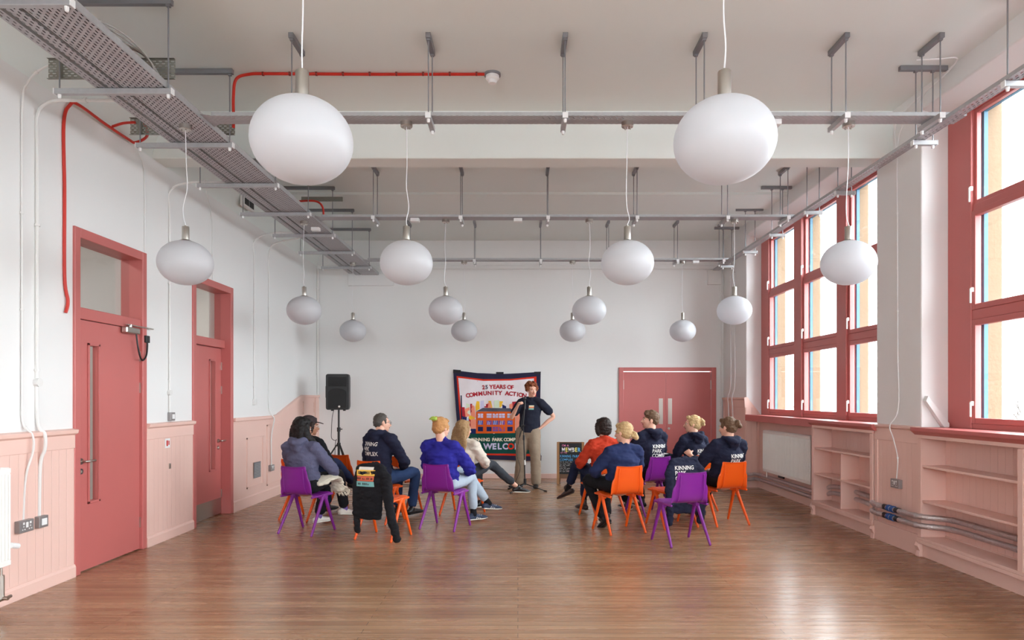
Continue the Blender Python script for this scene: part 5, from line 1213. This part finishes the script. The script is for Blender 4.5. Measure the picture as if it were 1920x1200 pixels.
b = bmesh.new(); pts = [(x, z) for x, z in [(-.145, .05), (.145, .05), (.155, .30)] + [(.155*math.cos(k*PI/12), .30+.08*math.sin(k*PI/12)) for k in range(1, 12)] + [(-.155, .30)]]
prism(b, pts, 1, -.142, -.13); link('grille', b, M_BLK2, r, bev=.004)
b = bmesh.new(); prism(b, [(-.15, .41), (.15, .41), (.15, .57), (-.15, .57)], 1, -.134, -.13); tube(b, [(0, -.135, .49), (0, -.128, .49)], .05, 16); prism(b, [(-.12, .43), (.12, .43), (.05, .47), (-.05, .47)], 1, -.14, -.13); link('horn', b, M_BLK2, r, bev=.003)
b = bmesh.new(); tube(b, [(.035, -.147, .075), (.035, -.14, .075)], .017, 16); link('badge', b, mat('badge_white', (210, 210, 205), .4), r)
b = bmesh.new()
for x in (-.1, .1): box(b, x-.02, x+.02, -.05, -.02, .0, .022)
link('foot', b, M_BLACK, r)
b = bmesh.new(); tube(b, curve_pts([(LS[0]-.07, LS[1]-.05, 1.3), (LS[0]-.10, LS[1]-.05, 1.15), (LS[0]-.11, LS[1]-.05, .95), (LS[0]-.11, LS[1]-.04, .82), (LS[0]-.05, LS[1]-.03, .78), (LS[0]-.03, LS[1]-.03, .8), (LS[0]-.05, LS[1]-.04, .7), (LS[0]-.05, LS[1]-.05, .3), (LS[0]-.02, LS[1]-.1, .006), (LS[0]+.5, LS[1]-.2, .006), (LS[0]+1.5, LS[1]+.1, .006)], 6), .005, 6)
tag(link('speaker_cable', b, M_BLACK, smooth=True), 'black cable hanging from the loudspeaker down to the floor', 'cable')
# ---- microphone stand
MS = (.115, 10.98)
r = empty('microphone_stand', (*MS, 0), 0, 'black microphone stand with a folding tripod base in front of the speaker', 'microphone stand')
b = bmesh.new(); tube(b, [(0, 0, .12), (-.02, .02, .88)], .0105, 10); tube(b, [(-.02, .02, .85), (-.03, .02, 1.08)], .0075, 8); link('pole', b, M_BLACK, r, smooth=True)
b = bmesh.new(); tube(b, [(0, 0, .10), (0, 0, .20)], .022, 12); tube(b, [(-.02, .02, .82), (-.02, .02, .9)], .017, 10); tube(b, [(-.06, .01, 1.05), (0, .01, 1.05)], .014, 8); link('collar', b, M_BLACK, r, smooth=True)
b = bmesh.new(); tube(b, [(-.09, .06, .86), (-.03, .02, 1.06), (.0, .12, 1.38)], .0075, 8); link('boom', b, M_BLACK, r, smooth=True)
for a in (-130, -15, 140):
    c, s = math.cos(math.radians(a)), math.sin(math.radians(a)); b = bmesh.new(); tube(b, [(0, 0, .12), (c*.34, s*.34, .012)], .0085, 8); tube(b, [(c*.31, s*.31, .018), (c*.36, s*.36, .01)], .013, 8); link('leg', b, M_BLACK, r, smooth=True)
b = bmesh.new(); tube(b, [(-.002, 0, .42), (-.003, .0, .5)], .013, 10); link('white_tape', b, M_WPRINT, r)
r = empty('microphone', (MS[0]+.0, MS[1]+.13, 1.38), 0, 'black microphone held to the mouth of the standing speaker', 'microphone')
b = bmesh.new(); tube(b, [(0, -.0, -.06), (0, .03, .08)], .013, 12); link('handle', b, M_BLACK, r, smooth=True); b = bmesh.new(); ell(b, (0, .038, .115), (.025, .025, .028)); link('grille', b, mat('mic_mesh', (70, 70, 74), .4, metal=.6), r, smooth='all')
b = bmesh.new(); tube(b, curve_pts([(MS[0]-.02, MS[1]+.1, 1.30), (MS[0]-.07, MS[1]+.08, 1.0), (MS[0]-.13, MS[1]+.06, .6), (MS[0]-.08, MS[1]+.03, .35), (MS[0]-.22, MS[1]+.02, .05), (MS[0]-.4, MS[1]+.15, .006), (MS[0]-1.0, MS[1]+.45, .006), (MS[0]-1.9, MS[1]+.75, .006), (MS[0]-2.4, MS[1]+.8, .006)], 6), .0045, 6)
tag(link('microphone_cable', b, M_BLACK, smooth=True), 'thin black microphone cable trailing left across the floor', 'cable')
r = empty('mixer_box', (-1.62, 11.9, 0), math.radians(10), 'small dark mixer box on the floor by the end wall', 'mixer'); b = bmesh.new(); prism(b, [(-.12, .0), (.12, .0), (.12, .08), (-.12, .05)], 0, -.2, .2); link('body', b, M_GALVD, r, bev=.006)
b = bmesh.new()
for k in range(8): tube(b, [(-.16+k*.045, 0, .062), (-.16+k*.045, 0, .078)], .009, 8)
link('knob', b, M_WHITEP, r)

# ---- hoodies hung over chair backs
def hung(key, label, logo, text):
    x, y, d = CH[key][1:4]
    b = bmesh.new()
    # panel hanging behind the back rest, collar folded over its top
    if logo:
        chain(b, [(0, -.265, .80), (0, -.295, .66), (.0, -.30, .45), (-.005, -.30, .27)], [(.15, .022), (.172, .028), (.178, .03), (.172, .03)], side=(1, 0, 0), n=22)
        chain(b, [(-.12, -.2, .77), (0, -.215, .80), (.12, -.2, .77)], [.03, .035, .03]); chain(b, [(0, -.19, .79), (0, -.175, .68), (0, -.165, .6)], [(.13, .02), (.12, .02), (.09, .015)])
        chain(b, [(.13, -.26, .775), (.21, -.29, .64), (.255, -.32, .42), (.325, -.345, .19), (.37, -.35, .07)], [(.045, .035), (.062, .04), (.055, .035), (.05, .033), (.045, .03)])
        chain(b, [(-.12, -.27, .77), (-.150, -.29, .6), (-.150, -.29, .35), (-.140, -.285, .11)], [(.038, .035), (.040, .035), (.036, .03), (.034, .028)])
    else:
        chain(b, [(0, -.265, .80), (0, -.295, .66), (.0, -.30, .45), (.0, -.30, .22)], [(.165, .022), (.19, .028), (.19, .03), (.185, .03)], side=(1, 0, 0), n=22)
        chain(b, [(-.12, -.2, .77), (0, -.215, .80), (.12, -.2, .77)], [.03, .035, .03]); chain(b, [(0, -.19, .79), (0, -.175, .68), (0, -.165, .6)], [(.13, .02), (.12, .02), (.09, .015)])
        for s in (-1, 1): chain(b, [(s*.14, -.26, .78), (s*.205, -.29, .62), (s*.215, -.30, .35), (s*.20, -.29, .09)], [(.045, .035), (.058, .035), (.05, .033), (.042, .03)])
    me = fuse(b, .008, 3, .012, 10, 5); o = link_me('hung_hoodie', me, C_NAVY if text else C_BLACKC, None, smooth='all'); o.location = (x, y, 0); o.rotation_euler = (0, 0, math.radians(d))
    tag(o, label, 'hoodie', 'hoodies hung on chair backs')
    bvh = BVHTree.FromPolygons([v.co[:] for v in me.vertices], [p.vertices[:] for p in me.polygons])
    def prj(u, w):
        h = bvh.ray_cast(V(u, -1, w), V(0, 1, 0)); return (h[0] if h[0] is not None else V(u, -.32, w))+V(0, -.004, 0)
    if text:
        out = bmesh.new()
        for li, s in enumerate(HOODT):
            m = text_mesh(s, .064, .064*.02, 'LEFT'); bb = bmesh.new(); bb.from_mesh(m)
            for v in bb.verts: v.co = prj(v.co.x*.9-.15, v.co.y+.69-li*.058)
            m2 = bpy.data.meshes.new('x'); bb.to_mesh(m2); bb.free(); out.from_mesh(m2)
        me = bpy.data.meshes.new('p'); out.to_mesh(me); out.free(); link_me('back_print', me, M_WPRINT, o)
    if logo:
        def quad(bm, u0, u1, w0, w1, off=0, cut=0):
            n = max(1, int((u1-u0)/.02))
            for k in range(n):
                a, c = u0+(u1-u0)*k/n, u0+(u1-u0)*(k+1)/n
                bm.faces.new([bm.verts.new(prj(*q)+V(0, -off, 0)) for q in ((a, w0), (c, w0), (c, w1), (a, w1))])
        for nm, c, w0, w1, du in (('logo_cap', (226, 222, 214), .755, .785, .02), ('logo_yellow', (238, 190, 80), .695, .755, 0), ('logo_red', (214, 104, 76), .64, .692, .005), ('logo_blue', (126, 186, 186), .585, .637, .0)):
            bm = bmesh.new(); quad(bm, -.125+du, .085-du, w0, w1); q = link(nm, bm, mat(nm, c, .8), o)
            if nm != 'logo_cap':
                bm = bmesh.new()
                for u in (-.108, -.096, -.084, -.056, -.046, -.032, -.022, -.008, .004, .018, .046, .058): quad(bm, u, u+.008, w0+.016, w1-.014, .002)
                link('windows', bm, M_BLACK, q)
    return o
hung('OL3', 'black hoodie with a yellow, red and teal building print hung over an orange chair', True, False)
hung('OR3', 'navy hoodie with white lettering hung on the orange chair behind the purple one', False, True)
